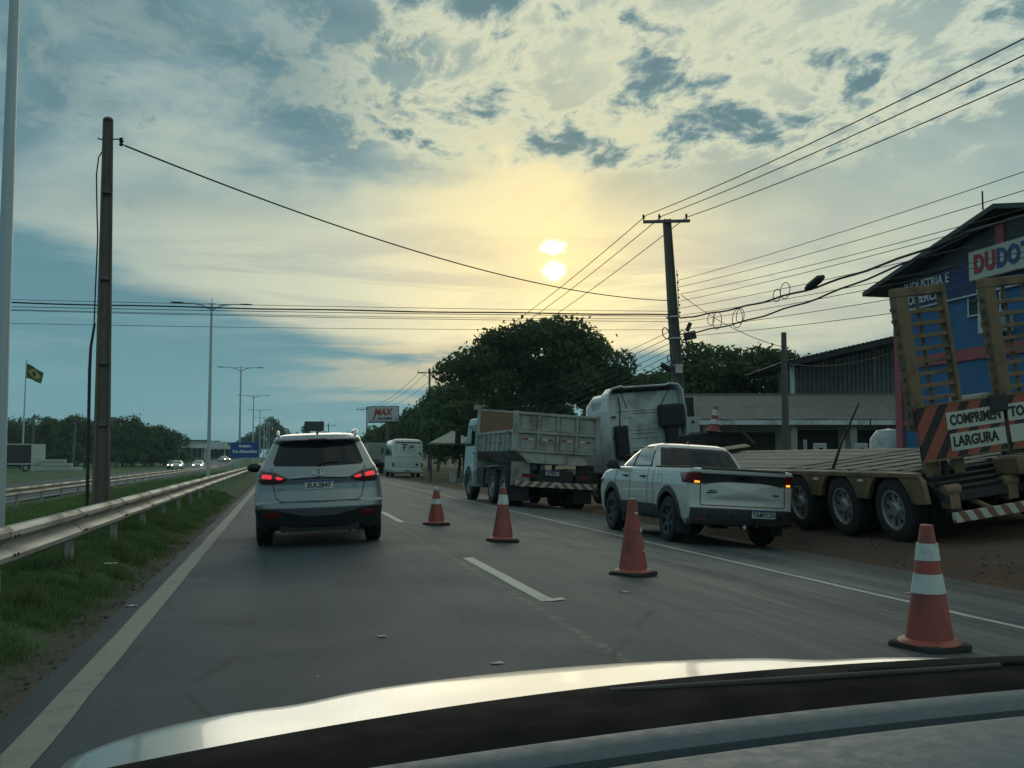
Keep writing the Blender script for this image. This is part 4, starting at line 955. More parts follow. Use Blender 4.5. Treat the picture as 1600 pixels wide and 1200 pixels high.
# ------------------------------------------------------------------ lowbed trailer with folded ramps
MT['ochre'] = mat('ochre_yellow_steel', (.205,.138,.072), .6, 0, .22, 2.2, dirt=((.085,.055,.036), .62, 2.2), bump=.1, bscale=18)
MT['deck_wood'] = mat('grey_deck_timber', (.22,.20,.165), .85, 0, .3, 2.0, bump=.35, bscale=30, stretch=(4,.5,4), dirt=((.13,.10,.075), .4, 3))
MT['board_white'] = mat('dirty_white_board', (.50,.52,.46), .55, 0, .08, 2, dirt=((.30,.29,.25), .25, 3))
def make_trailer():
    # local: x from the left side (0) to the right (3.0), y forwards from the tail, z up from the left tyres' contact
    root = thing('lowbed_trailer', 'ochre lowbed trailer with three axles and folded loading ramps at its tail', 'trailer', (8.98, 12.75, -.06), (0, R(-7.8), R(.4)))
    O = MT['ochre']; D = MT['dark_metal']; L = 12.4
    for i in range(3):
        y = 1.22 + 1.42*i
        wheel(root, (.16,y,.485), .485, .30, MT['rim_grey'], -1, .60, 0, 8); wheel(root, (.50,y,.485), .485, .28, MT['rim_grey'], -1, .60, 0)
        wheel(root, (2.84,y,.485), .485, .30, MT['rim_grey'], 1, .60, 0, 8); wheel(root, (2.50,y,.485), .485, .28, MT['rim_grey'], 1, .60, 0)
        MB().cyl((.1,y,.485),(2.9,y,.485),.07).build('axle', D, root, smooth=40)
        MB().box((.85,y+.3,.66),(.12,1.1,.10)).box((2.15,y+.3,.66),(.12,1.1,.10)).build('leaf_spring', D, root)
    # side skirt scalloped over each wheel
    for sx in (0, 1):
        poly = [(.42,1.0),(.35,.93),(.30,.62),(.58,.60)]
        for i in range(3):
            yc = 1.22+1.42*i; r = .575
            poly += [(yc - r*math.cos(t), .485 + r*math.sin(t)) for t in lin(R(16), R(164), 14)]
        poly += [(5.0,.74),(5.3,.76),(L,.78),(L,1.0)]
        pb = MB(); x0, x1 = (-.02, .05) if sx == 0 else (2.95, 3.02)
        pb.prism(poly, x0, x1, 'yz')
        pb.build('side_skirt', O, root)
        MB().bb((x0-.015, .45, .985),(x1+.015, L, 1.055)).build('deck_edge', O, root, bevel=.01)
    for y in lin(1.9, 11.5, 7): MB().box((-.035,y,.93),(.03,.14,.035)).build('side_marker', MT['amber_lens'] if 'amber_lens' in MT else MT['reflect_white'], root)
    MB().bb((.9,.6,.70),(1.05,L,.98)).bb((1.95,.6,.70),(2.10,L,.98)).build('main_beam', D, root)
    for y in lin(.7, L-.4, 9): MB().bb((.05,y-.05,.86),(2.95,y+.05,.97)).build('cross_member', O, root)
    # timber deck: boards running along the trailer
    pw = .168; me = {}
    for i in range(17):
        x = .14 + i*.170; y1 = L-.05 - random.uniform(0,.1); y0 = .75+random.uniform(0,.5)
        b = MB().box((0,0,0),(pw,y1-y0,.05)).build('plank', MT['deck_wood'], root, bevel=.006, loc=(x,(y0+y1)/2,1.03+random.uniform(-.008,.012)), rot=(0,random.uniform(-.02,.02),random.uniform(-.0012,.0012)))
    for y in lin(1.2, 4.6, 5): MB().box((1.5,y,1.066),(2.7,.05,.012)).build('deck_strap', D, root)
    # sloping tail with cross bars and hinge brackets
    MB().pts([(.15,.72,1.0),(2.85,.72,1.0),(2.85,.12,.72),(.15,.12,.72),(.15,.72,.92),(2.85,.72,.92),(2.85,.12,.62),(.15,.12,.62)], [(0,1,2,3),(4,7,6,5),(0,3,7,4),(1,5,6,2),(2,6,7,3),(0,4,5,1)]).build('tail_slope', D, root)
    for k in range(4): MB().box((1.5,.20+.15*k,.79+.07*k),(2.6,.05,.05),(25,0,0)).build('grip_bar', MT['dark_metal'], root)
    for x in (.30, 1.25, 1.75, 2.70): MB().cyl((x-.12,.18,.78),(x+.12,.18,.78),.085,n=14).box((x,.22,.66),(.16,.22,.26)).build('ramp_hinge', O, root, smooth=40)
    MB().bb((1.28,-.02,.86),(2.9,.5,1.10)).build('tail_box', O, root, bevel=.02)
    for k, x in enumerate(lin(1.42, 2.75, 5)): MB().box((x,.22,1.108),(.17,.46,.014)).build('tail_plate', MT['deck_wood'], root)
    MB().bb((1.42,-.03,.70),(2.2,.02,.84)).build('plate_holder', O, root)
    MB().bb((1.44,-.045,.785),(1.62,-.03,.82)).bb((1.66,-.045,.785),(1.9,-.03,.82)).build('reflector', MT['reflect_white'], root)
    number_plate(root, (1.68,-.05,.63), 'IZM4D71', .40, .13)
    bar = MB().bb((.10,-.12,.36),(2.95,-.05,.50)).build('rear_bumper', stripes('trailer_bumper_stripes', (.20,.085,.06), (.46,.46,.41), 5.2, 30), root, bevel=.006)
    for x in (.55, 2.4): MB().tube([(x,.6,.75),(x+.22,-.05,.45)], .04, 8).build('bumper_stay', O, root)
    # two ramps folded upright: a ladder of rungs between deep side rails
    for k, x0 in enumerate((.12, 1.60)):
        w = .84; zb, zt = 1.72, 3.72; y = .52
        tilt = R(4)
        rp = ob('ramp', MB().bb((0,-.0,zt-.13),(w,.17,zt)).mesh('ramp', O), root, .012, (x0, y, 0))
        for xx, ww in ((0,.20),(w-.065,.065)): MB().bb((xx,.002,zb-.08),(xx+ww,.172,zt-.132)).build('ramp_rail', O, rp, bevel=.01)
        for i in range(10): MB().bb((.202,.02,zb-.03+i*.182),(w-.067,.14,zb+.028+i*.182)).build('rung', O, rp, bevel=.005)
        MB().bb((.42,.145,zb),(.47,.17,zt-.14)).build('ramp_stiffener', O, rp)
        for i in range(11): MB().box((-.02,.10,zb+i*.17),(.05,.05,.05),(0,0,random.uniform(0,60))).build('ramp_cleat', MT['rust'], rp)
        MB().bb((.12,.06,.95),(.36,.16,zb-.082)).bb((w-.26,.06,.95),(w-.08,.16,zb-.082)).build('ramp_foot', O, rp, bevel=.01)
        MB().tube([(.45,.10,.75),(.45,.10,zb-.1)], .05, 10).build('ramp_cylinder', D, rp, smooth=50)
    # warning boards hung on the folded ramps
    for k, (x0, x1) in enumerate(((.10,1.52),(1.59,3.02))):
        bd = MB().bb((0,-.02,0),(x1-x0,.02,.78)).build('warning_board', MT['chevron'], root, loc=(x0,.44,1.20), bevel=.004)
        MB().bb((-.01,-.03,.772),(x1-x0+.01,.03,.80)).bb((-.01,-.03,-.02),(x1-x0+.01,.03,.008)).build('board_frame', O, bd)
        for z0, a, b in ((.40,.47,x1-x0-.002),(.09,.49,x1-x0-.01)):
            if k == 1: a = .0
            MB().bb((a,-.028,z0),(b if k == 0 else 1.0,-.0205,z0+.25)).build('name_panel', MT['board_white'], bd)
        if k == 0:
            text('COMPRIMEN', .205, MT['ink'], bd, (.945,-.031,.525), bold=.006, sx=.725); text('LARGURA', .205, MT['ink'], bd, (.90,-.031,.215), bold=.006, sx=.82)
        else: text('TO', .205, MT['ink'], bd, (.16,-.031,.525), bold=.007, sx=.84)
    MB().bb((1.30,.40,1.75),(1.62,.56,2.02)).tube([(1.50,.48,1.0),(1.50,.48,1.8)], .055, 10).build('board_clamp', MT['black_plastic'], root, bevel=.02)
    MB().bb((1.05,.75,1.98),(1.62,.95,2.04)).build('tool_tray', MT['board_white'], root)
    # gooseneck over the tractor
    MB().prism([(L,.78),(L+.5,.95),(L+1.2,1.20),(L+3.2,1.24),(L+3.2,1.0),(L+1.3,.95),(L+.8,.80)], .85, 1.05, 'yz').prism([(L,.78),(L+.5,.95),(L+1.2,1.20),(L+3.2,1.24),(L+3.2,1.0),(L+1.3,.95),(L+.8,.80)], 2.25, 2.45, 'yz').build('gooseneck_beam', D, root)
    MB().bb((1.2,L+1.3,1.25),(2.8,L+3.3,1.31)).build('gooseneck_deck', D, root)
    MB().bb((1.75,L+1.2,1.30),(3.0,L+1.3,1.62)).build('gooseneck_headboard', D, root)
    fd = MB(); a0 = [(L-.15+.85*math.cos(t), .75+.48*math.sin(t)) for t in lin(R(5), R(120), 12)]
    for i in range(12): fd.pts([(2.3,*a0[i]),(3.0,*a0[i]),(3.0,*a0[i+1]),(2.3,*a0[i+1])], [(0,1,2,3)])
    fd.build('front_mudguard', O, root, smooth=30)
    # lashing lever and chain leaning on the deck
    MB().tube([(.15,3.0,1.07),(.30,2.9,1.45),(.62,2.7,2.1)], [.028,.02,.014], 8).build('lashing_lever', MT['iron'], root, smooth=50)
make_trailer()

# ------------------------------------------------------------------ bus with white rear
def make_bus():
    root = thing('bus', 'white minibus with lettered rear window parked beyond the utility pole', 'bus', (9.55, 81, ground_z(9.55, 81)-.0), (0, R(1.5), R(-1)))
    W = mat('bus_white', (.60,.64,.62), .35, 0, .04, 1, coat=.4, dirt=((.36,.34,.29), .15, 1.5))
    S = Shell([(.38,1.10,.12,7.6,.15,.3),(.55,1.19,.02,7.75,.2,.4),(1.2,1.22,.0,7.8,.2,.4),(1.75,1.22,.02,7.78,.2,.5),(2.6,1.16,.14,7.4,.25,.6),(2.92,1.08,.22,7.2,.35,.6),(3.02,.9,.4,7.0,.5,.6),(3.05,.6,.7,6.5,.5,.5)], 4.5)
    body = S.mb(.08, 10).build('body', W, root, smooth=38)
    br = lambda x, z, o: S.rear(x, z, o)
    patch(br, round_poly([(-1.0,2.80),(1.0,2.80),(1.03,2.12),(.85,1.95),(-.85,1.95),(-1.03,2.12)], .08), .008, 0, 5).build('rear_window_trim', MT['grey_steel'], root, smooth=40)
    patch(br, round_poly([(-.97,2.68),(.97,2.68),(.99,2.14),(.83,1.98),(-.83,1.98),(-.99,2.14)], .08), .014, 0, 5).build('rear_window', mat('white_window_film', (.58,.61,.6), .3, 0, .04, 2), root, smooth=40)
    patch(br, round_poly([(-.98,2.80),(.98,2.80),(.98,2.70),(-.98,2.70)], .04), .018, 0, 4).build('window_top_band', MT['black_gloss'], root, smooth=40)
    text('T', .72, MT['red_ink'], root, br(-.36,2.36,.03), bold=.012, shear=.2); text('T', .46, MT['ink'], root, br(-.36,2.22,.035), bold=.01, shear=.2)
    text('JA', .34, MT['ink'], root, br(.24,2.42,.03), bold=.012, shear=.35, sx=1.3); MB().box(br(.28,2.17,.03),(.8,.012,.025)).build('lettering_rule', MT['ink'], root)
    for z in (1.62, .80): seam(br, [(x, z) for x in lin(-1.0,1.0,10)], .025, .0).build('engine_door_seam', MT['grey_steel'], root)
    for s in (-1,1):
        patch(br, round_poly([(s*1.06,1.18),(s*1.19,1.18),(s*1.19,.85),(s*1.06,.85)], .03), .02, .01, 4).build('tail_lamp', MT['smoke_lens'], root)
        sd = lambda y, z, o, s=s: S.side(y, z, o, s)
        for i in range(6): patch(sd, round_poly([(.5+i*1.12,1.72),(.5+i*1.12,2.55),(1.55+i*1.12,2.55),(1.55+i*1.12,1.72)], .05), .01, 0, 3).build('side_window', MT['glass'], root)
        for y in (1.6, 5.9): wheel(root, (s*1.05,y,.45), .45, .28, MT['rim_grey'], s, .55, 0)
        for y in (.6, 2.6, 4.2): seam(sd, [(y, z) for z in lin(.5,1.6,6)], .02, 0).build('panel_seam', MT['grey_steel'], root)
    MB().lathe([(.001,-.02),(.09,-.02),(.10,0)], 16, br(.72,1.05,.01), 'y').build('filler_cap', MT['black_plastic'], root)
    MB().rings([[(x, S.rear(x,.55,0)[1]-d, z) for x in lin(-1.12,1.12,14)] + [(x, .3, z) for x in lin(1.12,-1.12,14)] for z, d in ((.42,.0),(.46,.06),(.66,.07),(.72,.0))]).build('rear_bumper', W, root, smooth=40)
    number_plate(root, (0,-.08,.56), 'IWT3B90')
    MB().box((-1.45,7.3,2.1),(.18,.1,.45)).build('mirror', MT['black_plastic'], root, bevel=.03)
    MB().box((0,3.5,.45),(2.0,6.5,.15)).build('underbody', MT['dark_metal'], root)
make_bus()

def cargo_truck():
    root = thing('cargo_truck', 'dusty grey cargo truck ahead of the white minibus', 'truck', (9.3, 100, ground_z(9.3,100)), (0,0,R(3)))
    G = mat('dusty_grey_cargo', (.30,.32,.29), .7, 0, .15, 1.2)
    MB().bb((-1.25,0,1.1),(1.25,6,3.0)).build('cargo_box', G, root, bevel=.03)
    for z in (1.6,2.1,2.6): MB().bb((-1.2,-.04,z-.04),(1.2,0,z+.04)).build('door_rail', G, root)
    MB().bb((-1.2,6.2,.8),(1.2,8,2.7)).build('cab', G, root, bevel=.1)
    MB().bb((-.5,.2,.7),(.5,8,1.05)).build('chassis', MT['dark_metal'], root)
    for s in (-1,1):
        for y in (1.2,6.9): wheel(root, (s*1.0,y,.5), .5, .4, MT['rim_grey'], s, .56, 0)
        MB().box((s*.9,-.02,.95),(.3,.05,.12)).build('tail_lamp', MT['red_lens'], root)
cargo_truck()

# ------------------------------------------------------------------ traffic cones
MT['cone'] = mat('faded_red_orange_plastic', (.33,.066,.048), .5, 0, .10, 6, dirt=((.12,.055,.042), .5, 5), bump=.08, bscale=30)
MT['cone_band'] = mat('white_reflective_sleeve', (.55,.60,.58), .4, 0, .05, 5, dirt=((.34,.34,.30), .35, 9))
def cone(label, x, y, h, lean=(0,0), bands=((.52,.64),(.72,.84)), base='square', top=None, rz=0, z=None, scuffs=False):
    root = thing('traffic_cone', label, 'cone', (x, y, road_z(x) if z is None else z), (R(lean[0]), R(lean[1]), R(rz)), 'traffic cones')
    rb, rt = .155, .042
    rad = lambda t: rb + (rt-rb)*t
    prof = [(rb+.055,.045),(rb+.05,.055),(rb+.012,.075)] + [(rad(t)+.004*math.sin(t*60)*0, .075+(h-.075)*t) for t in lin(0,1,18)] + [(rt-.01,h+.004),(.001,h+.004)]
    MB().lathe(prof, 28).build('cone_body', MT['cone'], root, smooth=40)
    for a, b in bands:
        bp = [(rad(t)+.006+.003*math.sin(9*t), .075+(h-.075)*t) for t in lin(a,b,6)]
        m = MB(); m.lathe([(bp[0][0]-.008,bp[0][1])]+bp+[(bp[-1][0]-.008,bp[-1][1])], 28)
        m.build('reflective_band', MT['cone_band'], root, smooth=40)
    if top: MB().lathe([(rad(.93)+.004,.075+(h-.075)*.86),(rt+.007,h+.006),(.001,h+.008)], 24).build('cone_tip', MT[top], root, smooth=40)
    b = MB(); ww = .205
    pts = round_poly([(-ww,-ww),(ww,-ww),(ww,ww),(-ww,ww)], .08)
    b.rings([[(p[0]*k, p[1]*k + .004*math.sin(p[0]*30), zz) for p in pts] for zz, k in ((.0,1.0),(.022,1.02),(.042,.97),(.05,.85))])
    b.build('rubber_base', MT['rubber'], root, smooth=40)
    if scuffs:
        for k, (t, a) in enumerate(((.56,-1.35),(.26,-1.4),(.80,-1.9))):
            r = rad(t)+.003; m = MB(); m.box((r*math.cos(a), r*math.sin(a), .075+(h-.075)*t), (.035,.006,.018 if k else .05), (-10,0,math.degrees(a)+90)); m.build('sleeve_scrap', MT['cone_band'], root)
    return root
cone('small cone standing farthest up the coned-off lane, with a white tip', 2.78, 19.0, .69, bands=((.50,.66),), top='cone_band', rz=20)
cone('cone with a single wide white band near its tip, in front of the tipper truck', 3.22, 15.2, .80, bands=((.66,.86),), rz=10, lean=(-.8,1.2))
cone('plain cone without bands beside the white pickup', 3.72, 10.75, .82, bands=(), rz=35, lean=(.6,-1.2), scuffs=True)
cone('large cone with two white bands standing nearest, by the thin white line', 4.30, 6.34, .83, bands=((.40,.57),(.69,.84)), rz=15, lean=(1.0,-1.0))
cone('tiny far cone by the rear wheel of the minibus', 10.1, 76.5, .75, z=ground_z(10.1,76.5), bands=((.3,.5),(.65,.85)))
cone('leaning cone put on top of the trailer gooseneck', 11.48, 26.45, .72, z=1.90, bands=((.25,.45),(.62,.86)), lean=(4,6))

# ------------------------------------------------------------------ lamp posts of the median
def lamp_post(label, x, y, s=1.0):
    z0 = ground_z(x, y)
    root = thing('street_lamp', label, 'lamp post', (x, y, z0), (0,0,R(random.uniform(-2,2))), 'white double-arm street lamps on the median')
    H = 9.0
    MB().cyl((0,0,0),(0,0,H),.105,.055,14).build('pole', MT['lamp_white'], root, smooth=40)
    MB().box((0,0,.015),(.36,.36,.03)).build('base_plate', MT['galv'], root, bevel=.004)
    for sg in (-1,1):
        a = MB().tube([(0,0,H-.35),(sg*.45,0,H-.12),(sg*.95,0,H-.03),(sg*1.45,0,H-.02)], [.035,.032,.028,.026], 8).tube([(sg*.05,0,H-.02),(sg*.5,0,H-.06),(sg*.95,0,H-.02)], .018, 6).build('arm', MT['lamp_white'], root, smooth=50)
        MB().rings([[(sg*(1.38+.62*t), .11*w*math.cos(q), H-.015+.035*w*math.sin(q)) for q in lin(0,2*math.pi,10)[:-1]] for t, w in ((0,.5),(.15,1),(.8,1),(1,.6))]).build('lamp_head', MT['iron'], a, smooth=40)
    MB().cyl((0,0,H),(0,0,H+.25),.02,n=6).build('finial', MT['lamp_white'], root)
    return root
YS = [14.6, 54, 92, 133, 172, 212, 250, 290]
NM = ['pale lamp post cut by the frame beside the guardrail, its lamps out of view', 'tall pale double-arm lamp post, first whole one past the wooden pole', 'second whole double-arm lamp post along the median', 'third whole double-arm lamp post along the median', 'fourth lamp post along the median, near the blue sign', 'fifth lamp post far along the median', 'sixth lamp post far along the median', 'farthest lamp post of the median row']
for y, l in zip(YS, NM): lamp_post(l, -3.6, y)

# ------------------------------------------------------------------ brown pole beside the guardrail
def double_t(mb, h, w0, w1, d0, d1):
    """concrete pole with a recessed web (double-T section)"""
    rs = []
    for t in lin(0, 1, 12):
        w, d = w0+(w1-w0)*t, d0+(d1-d0)*t; e = w*.30
        rs.append([(-w,-d,h*t),(-w+e,-d,h*t),(-w+e,-d*.45,h*t),(w-e,-d*.45,h*t),(w-e,-d,h*t),(w,-d,h*t),(w,d,h*t),(w-e,d,h*t),(w-e,d*.45,h*t),(-w+e,d*.45,h*t),(-w+e,d,h*t),(-w,d,h*t)])
    return mb.rings(rs)
def left_pole():
    x, y = -2.98, 18.7; z0 = ground_z(x, y)
    root = thing('utility_pole', 'brown weathered pole rising behind the guardrail with a cable clipped to its side', 'utility pole', (x, y, z0), (0, R(-.5), R(8)))
    double_t(MB(), 6.98, .145, .085, .13, .085).build('shaft', MT['pole_brown'], root)
    MB().rings([[(.085*k*math.cos(a), .085*k*math.sin(a), 6.98+zz) for a in lin(0,2*math.pi,14)[:-1]] for zz, k in ((0,1),(.04,.8),(.06,.3))]).build('pole_top', MT['pole_brown'], root, smooth=40)
    for z in (1.7, 2.75, 4.2, 5.7): MB().box((0,-.085,z),(.13,.06,.05)).build('web_bridge', MT['pole_brown'], root)
    MB().tube([(-.16,-.06,6.63),(-.13,0,6.63),(.20,-.02,6.66)], .012, 6).build('cross_bolt', MT['iron'], root)
    ins = MB().lathe([(.001,0),(.02,.0),(.045,.03),(.02,.05),(.045,.09),(.02,.11),(.035,.14),(.001,.15)], 12, (.22,-.02,6.54)).build('insulator', MT['iron'], root, smooth=40)
    MB().tube([(-.06,-.05,6.45),(-.14,-.05,6.3),(-.17,-.05,6.0),(-.155,-.05,5.5),(-.13,-.06,4.9),(-.15,-.06,4.0),(-.16,-.06,3.4)], .012, 6).build('down_cable', MT['cable'], root, smooth=50)
    MB().tube([(-.15,-.08,3.42),(-.205,-.09,3.0),(-.215,-.10,2.6),(-.215,-.10,0)], [.02,.024,.027,.027], 8).build('cable_conduit', MT['black_plastic'], root, smooth=50)
    return root
left_pole()

# ------------------------------------------------------------------ power poles on the right
def crossarm(root, z, L, ys=0.0, off=.12):
    a = MB().box((-.05,ys-off,z),(L,.10,.11)).build('crossarm', MT['pole_dark'], root, bevel=.008)
    for x in (-L/2+.02, -L/2+.62, L/2-.12):
        MB().lathe([(.001,-.02),(.022,-.02),(.025,.05),(.055,.07),(.03,.10),(.058,.12),(.03,.16),(.04,.19),(.001,.22)], 12, (x-.05,ys-off,z+.07)).build('insulator', MT['iron'], a, smooth=40)
    return a
def right_pole():
    x, y = 14.35, 35.7; z0 = ground_z(x, y)
    root = thing('utility_pole', 'tall leaning power pole with T crossarm and tangled telecom cables', 'utility pole', (x, y, z0), (0, R(-3.2), R(-4)))
    double_t(MB(), 10.0, .225, .13, .18, .11).build('shaft', MT['pole_dark'], root)
    crossarm(root, 9.90, 1.78)
    for z in (6.35, 5.55, 4.55): MB().lathe([(.25,-.03),(.255,0),(.25,.03)], 16, (0,0,z)).build('pole_band', MT['galv'], root, smooth=40)
    for k in range(6): MB().lathe([(.001,-.04),(.03,-.03),(.045,0),(.03,.03),(.001,.04)], 10, (.24,-.06,6.5+.28*k)).build('spool_insulator', MT['iron'], root, smooth=40)
    MB().tube([(.21,-.05,6.4),(.24,-.05,8.1)], .012, 6).build('insulator_rack', MT['iron'], root)
    for dx, z, r in ((-.36,5.75,.22),(.30,5.6,.24),(.34,5.15,.26),(-.25,4.75,.20),(.32,5.35,.16)):
        MB().tube([(dx+r*.55*math.cos(a), -.12+.1*math.sin(a), z+r*math.sin(a)) for a in lin(0,2*math.pi,16)], .02, 6).build('cable_coil', MT['cable'], root, smooth=50)
    MB().box((.55,-.12,5.62),(.42,.22,.30),(0,-10,0)).cyl((.45,-.12,5.8),(.60,-.12,6.1),.08,n=10).build('junction_box', MT['black_plastic'], root, bevel=.02)
    MB().cyl((-.62,-.1,4.62),(-.25,-.1,4.40),.10,n=12).build('splice_closure', MT['black_plastic'], root, smooth=40)
    MB().box((.02,-.20,4.42),(.26,.04,.32)).build('number_plate_sign', MT['plate'], root)
    MB().tube([(-.16,-.2,.2),(-.17,-.2,3.4)], .035, 8).build('riser_pipe', MT['pole_dark'], root, smooth=50)
    MB().bb((.05,-.42,2.65),(.45,-.20,3.35)).build('transformer_box', MT['dark_metal'], root, bevel=.02); MB().bb((.05,-.44,2.65),(.08,-.42,3.35)).bb((.42,-.44,2.65),(.45,-.42,3.35)).build('box_edge', MT['galv'], root)
    MB().bb((.12,-.45,2.05),(.58,-.22,2.60)).build('meter_cabinet', mat('pale_grey_cabinet', (.36,.42,.42), .5, .1, .06, 3), root, bevel=.015)
    MB().box((.34,-.455,2.44),(.10,.01,.10)).build('meter_window', MT['glass'], root)
    MB().tube([(.30,-.3,0),(.30,-.3,2.05)], .022, 8).tube([(.42,-.3,0),(.42,-.3,2.05)], .016, 8).tube([(.30,-.3,1.4),(.52,-.3,1.4)], .01, 6).tube([(.30,-.3,1.75),(.55,-.3,1.75)], .01, 6).build('conduit', MT['galv'], root, smooth=50)
    return root
right_pole()
def simple_pole(label, x, y, h, arm=2.0, lean=0.0, z0=None, r=.16):
    z0 = ground_z(x, y) if z0 is None else z0
    root = thing('utility_pole', label, 'utility pole', (x, y, z0), (0, R(lean), 0))
    MB().cyl((0,0,0),(0,0,h),r,r*.6,10).build('shaft', MT['pole_dark'], root, smooth=40)
    if arm:
        a = MB().box((0,-.1,h-.45),(arm,.09,.10)).build('crossarm', MT['pole_dark'], root)
        for t in (-.46,.46,-.05): MB().lathe([(.001,0),(.03,.0),(.05,.06),(.03,.1),(.04,.16),(.001,.18)], 8, (t*arm,-.1,h-.4)).build('insulator', MT['iron'], a)
        MB().tube([(-.35*arm,-.1,h-.5),(0,-.1,h-1.0),(.35*arm,-.1,h-.5)], .02, 6).build('brace', MT['pole_dark'], root)
    return root
simple_pole('utility pole with crossarm in front of the dark hedge, right of the minibus', 13.9, 100, 10.0, 2.4)
simple_pole('small far utility pole with crossarm standing behind the advertising sign', 13.0, 165, 9.6, 3.4)
simple_pole('smallest utility pole, just above the roof of the silver car', 10.0, 235, 8.8, 3.4)
simple_pole('short grey pole in front of the metal shed, hung with service wires', 18.3, 35.5, 5.6, 0)
simple_pole('utility pole beside the road outside the view, holding the cables that cross it', -21, 37.5, 9.0, 1.6)
simple_pole('utility pole outside the view, next of the row on the verge', 13.9, -27, 10.0, 1.8)
simple_pole('thin pole among the trees beyond the opposite carriageway, by the white truck', -36, 165, 8.2, 0, 0, r=.22)
simple_pole('leaning thin pole among the trees, behind the white stacked slabs', -31, 168, 7.9, 0, 2, r=.22)

# ------------------------------------------------------------------ overhead cables
def wire(name, label, a, b, sag, r=.013, group=None, n=26, wob=0.0, mat_='cable'):
    a, b = Vector(a), Vector(b); P = []
    for t in lin(0, 1, n):
        p = a.lerp(b, t); p.z -= sag*4*t*(1-t)
        if wob and 0 < t < 1: p.z += wob*math.sin(t*37+a.x); p.x += wob*math.sin(t*23)
        P.append(p)
    o = MB().tube(P, r, 5).build(name, MT[mat_], smooth=60)
    return tag(o, label, 'cable', group)
TOP = 9.94; ORDW = 'first second third fourth fifth sixth seventh eighth ninth'.split()
zb = ground_z(13.9, 35.7)
hx = 14.35 - .56                      # the leaning pole's head
for i, (dx, l) in enumerate(((-.86,'uppermost'),(-.26,'middle'),(.70,'lowest'))):
    wire('power_line', f'{l} of the three power lines climbing from the T crossarm to the upper edge', (hx+dx,35.55,zb+TOP+.2), (14.0+dx,-27,9.6), 1.35, .015, 'power lines of the near pole row')
    wire('power_line', f'{l} of the three power lines running down behind the T crossarm towards the far pole', (hx+dx,35.55,zb+TOP+.2), (13.9+dx*1.2,99.9,9.5), 1.0, .016, 'power lines of the far span')
    wire('power_line', f'{l} of the three thin power lines in the span beyond the hedge pole', (13.9+dx*1.2,99.9,9.5), (13+dx*1.5,165,9.2), 1.1, .02, 'power lines beyond the hedge pole')
# cables over the road to the left
px = 14.35 - .36
for i, (z, s, r) in enumerate(((6.62,.10,.009),(6.50,.14,.026),(6.44,.10,.012),(6.34,.16,.009),(6.24,.14,.010),(5.94,.16,.008))):
    lab = 'thick black cable bundle crossing the road between the poles' if r > .02 else f'thin black cable crossing the road, {ORDW[i if i == 0 else i-1]} from the top'
    wire('overhead_cable', lab, (px,35.6,zb+z), (-21,37.4,z-.12+.1*math.sin(i*2.1)), s, r, None if r > .02 else 'thin cables crossing the road', wob=.012 if r > .02 else 0)
# service drop to the brown pole
wire('service_cable', 'sagging twisted cable from the brown pole over the road to the power pole', (-2.76,18.68,6.62), (px-.12,35.5,zb+7.0), .62, .016, n=40)
# telecom fan running along the verge over the dirt
for i in range(9):
    z = 7.75 - .26*i; wire('telecom_cable', f'thin telecom cable running from the power pole past the blue building, {ORDW[i]} from the top', (px+.1,35.5,zb+z), (13.9-.2+.1*i,-27,7.1-.30*i), .95+.10*(i % 3), .009, 'telecom cables past the blue building')
for i in range(2): wire('telecom_bundle', ('upper' if i == 0 else 'lower') + ' strand of the thick sagging telecom bundle under the thin cables', (px+.15,35.4,zb+(6.35 if i == 0 else 5.75)), (13.5,18.2,zb+5.80-.05*i), .26+.05*i, .030 if i == 0 else .026, wob=.02)
wire('telecom_bundle', 'thick telecom bundle passing in front of the blue gable roof', (13.5,18.2,zb+5.80), (13.7,-27,5.9), .4, .032, wob=.02)
for k in range(7):
    z = 5.9-.22*k; wire('telecom_cable', f'thin telecom cable slanting down from the pole into the dark trees, {ORDW[k]} from the top', (px-.1,35.8,zb+z), (13.2-.25*k,99.5,zb+6.6-.35*k), 1.2+.1*k, .012 if k < 5 else .018, 'telecom cables into the trees')
# loops and closures hanging in the bundle
for k, (yy, zz, r) in enumerate(((31.2,5.75,.26),(30.7,5.62,.34),(26.6,5.80,.22),(26.1,5.86,.28),(29.2,5.5,.36),(29.0,5.55,.28))):
    o = MB().tube([(13.52, yy+r*math.cos(a), zb+zz+r*.8*math.sin(a)) for a in lin(0,2*math.pi,18)], .012, 5).build('cable_loop', MT['cable'], smooth=60)
    tag(o, f'coiled spare loop in the thick telecom bundle, {["farthest","second","fifth","last","third","fourth"][k]} from the pole' if k else 'coiled spare loop in the thick telecom bundle, closest to the pole', 'cable', 'spare loops in the telecom bundle')
o = MB().tube([(13.5,24.9,zb+5.72),(13.5,24.7,zb+5.74),(13.5,24.2,zb+5.86),(13.5,24.0,zb+5.88)], [.05,.11,.11,.06], 10).build('splice_closure', MT['black_plastic'], smooth=50)
tag(o, 'black bullet-shaped closure hanging on the thick telecom bundle', 'cable closure')
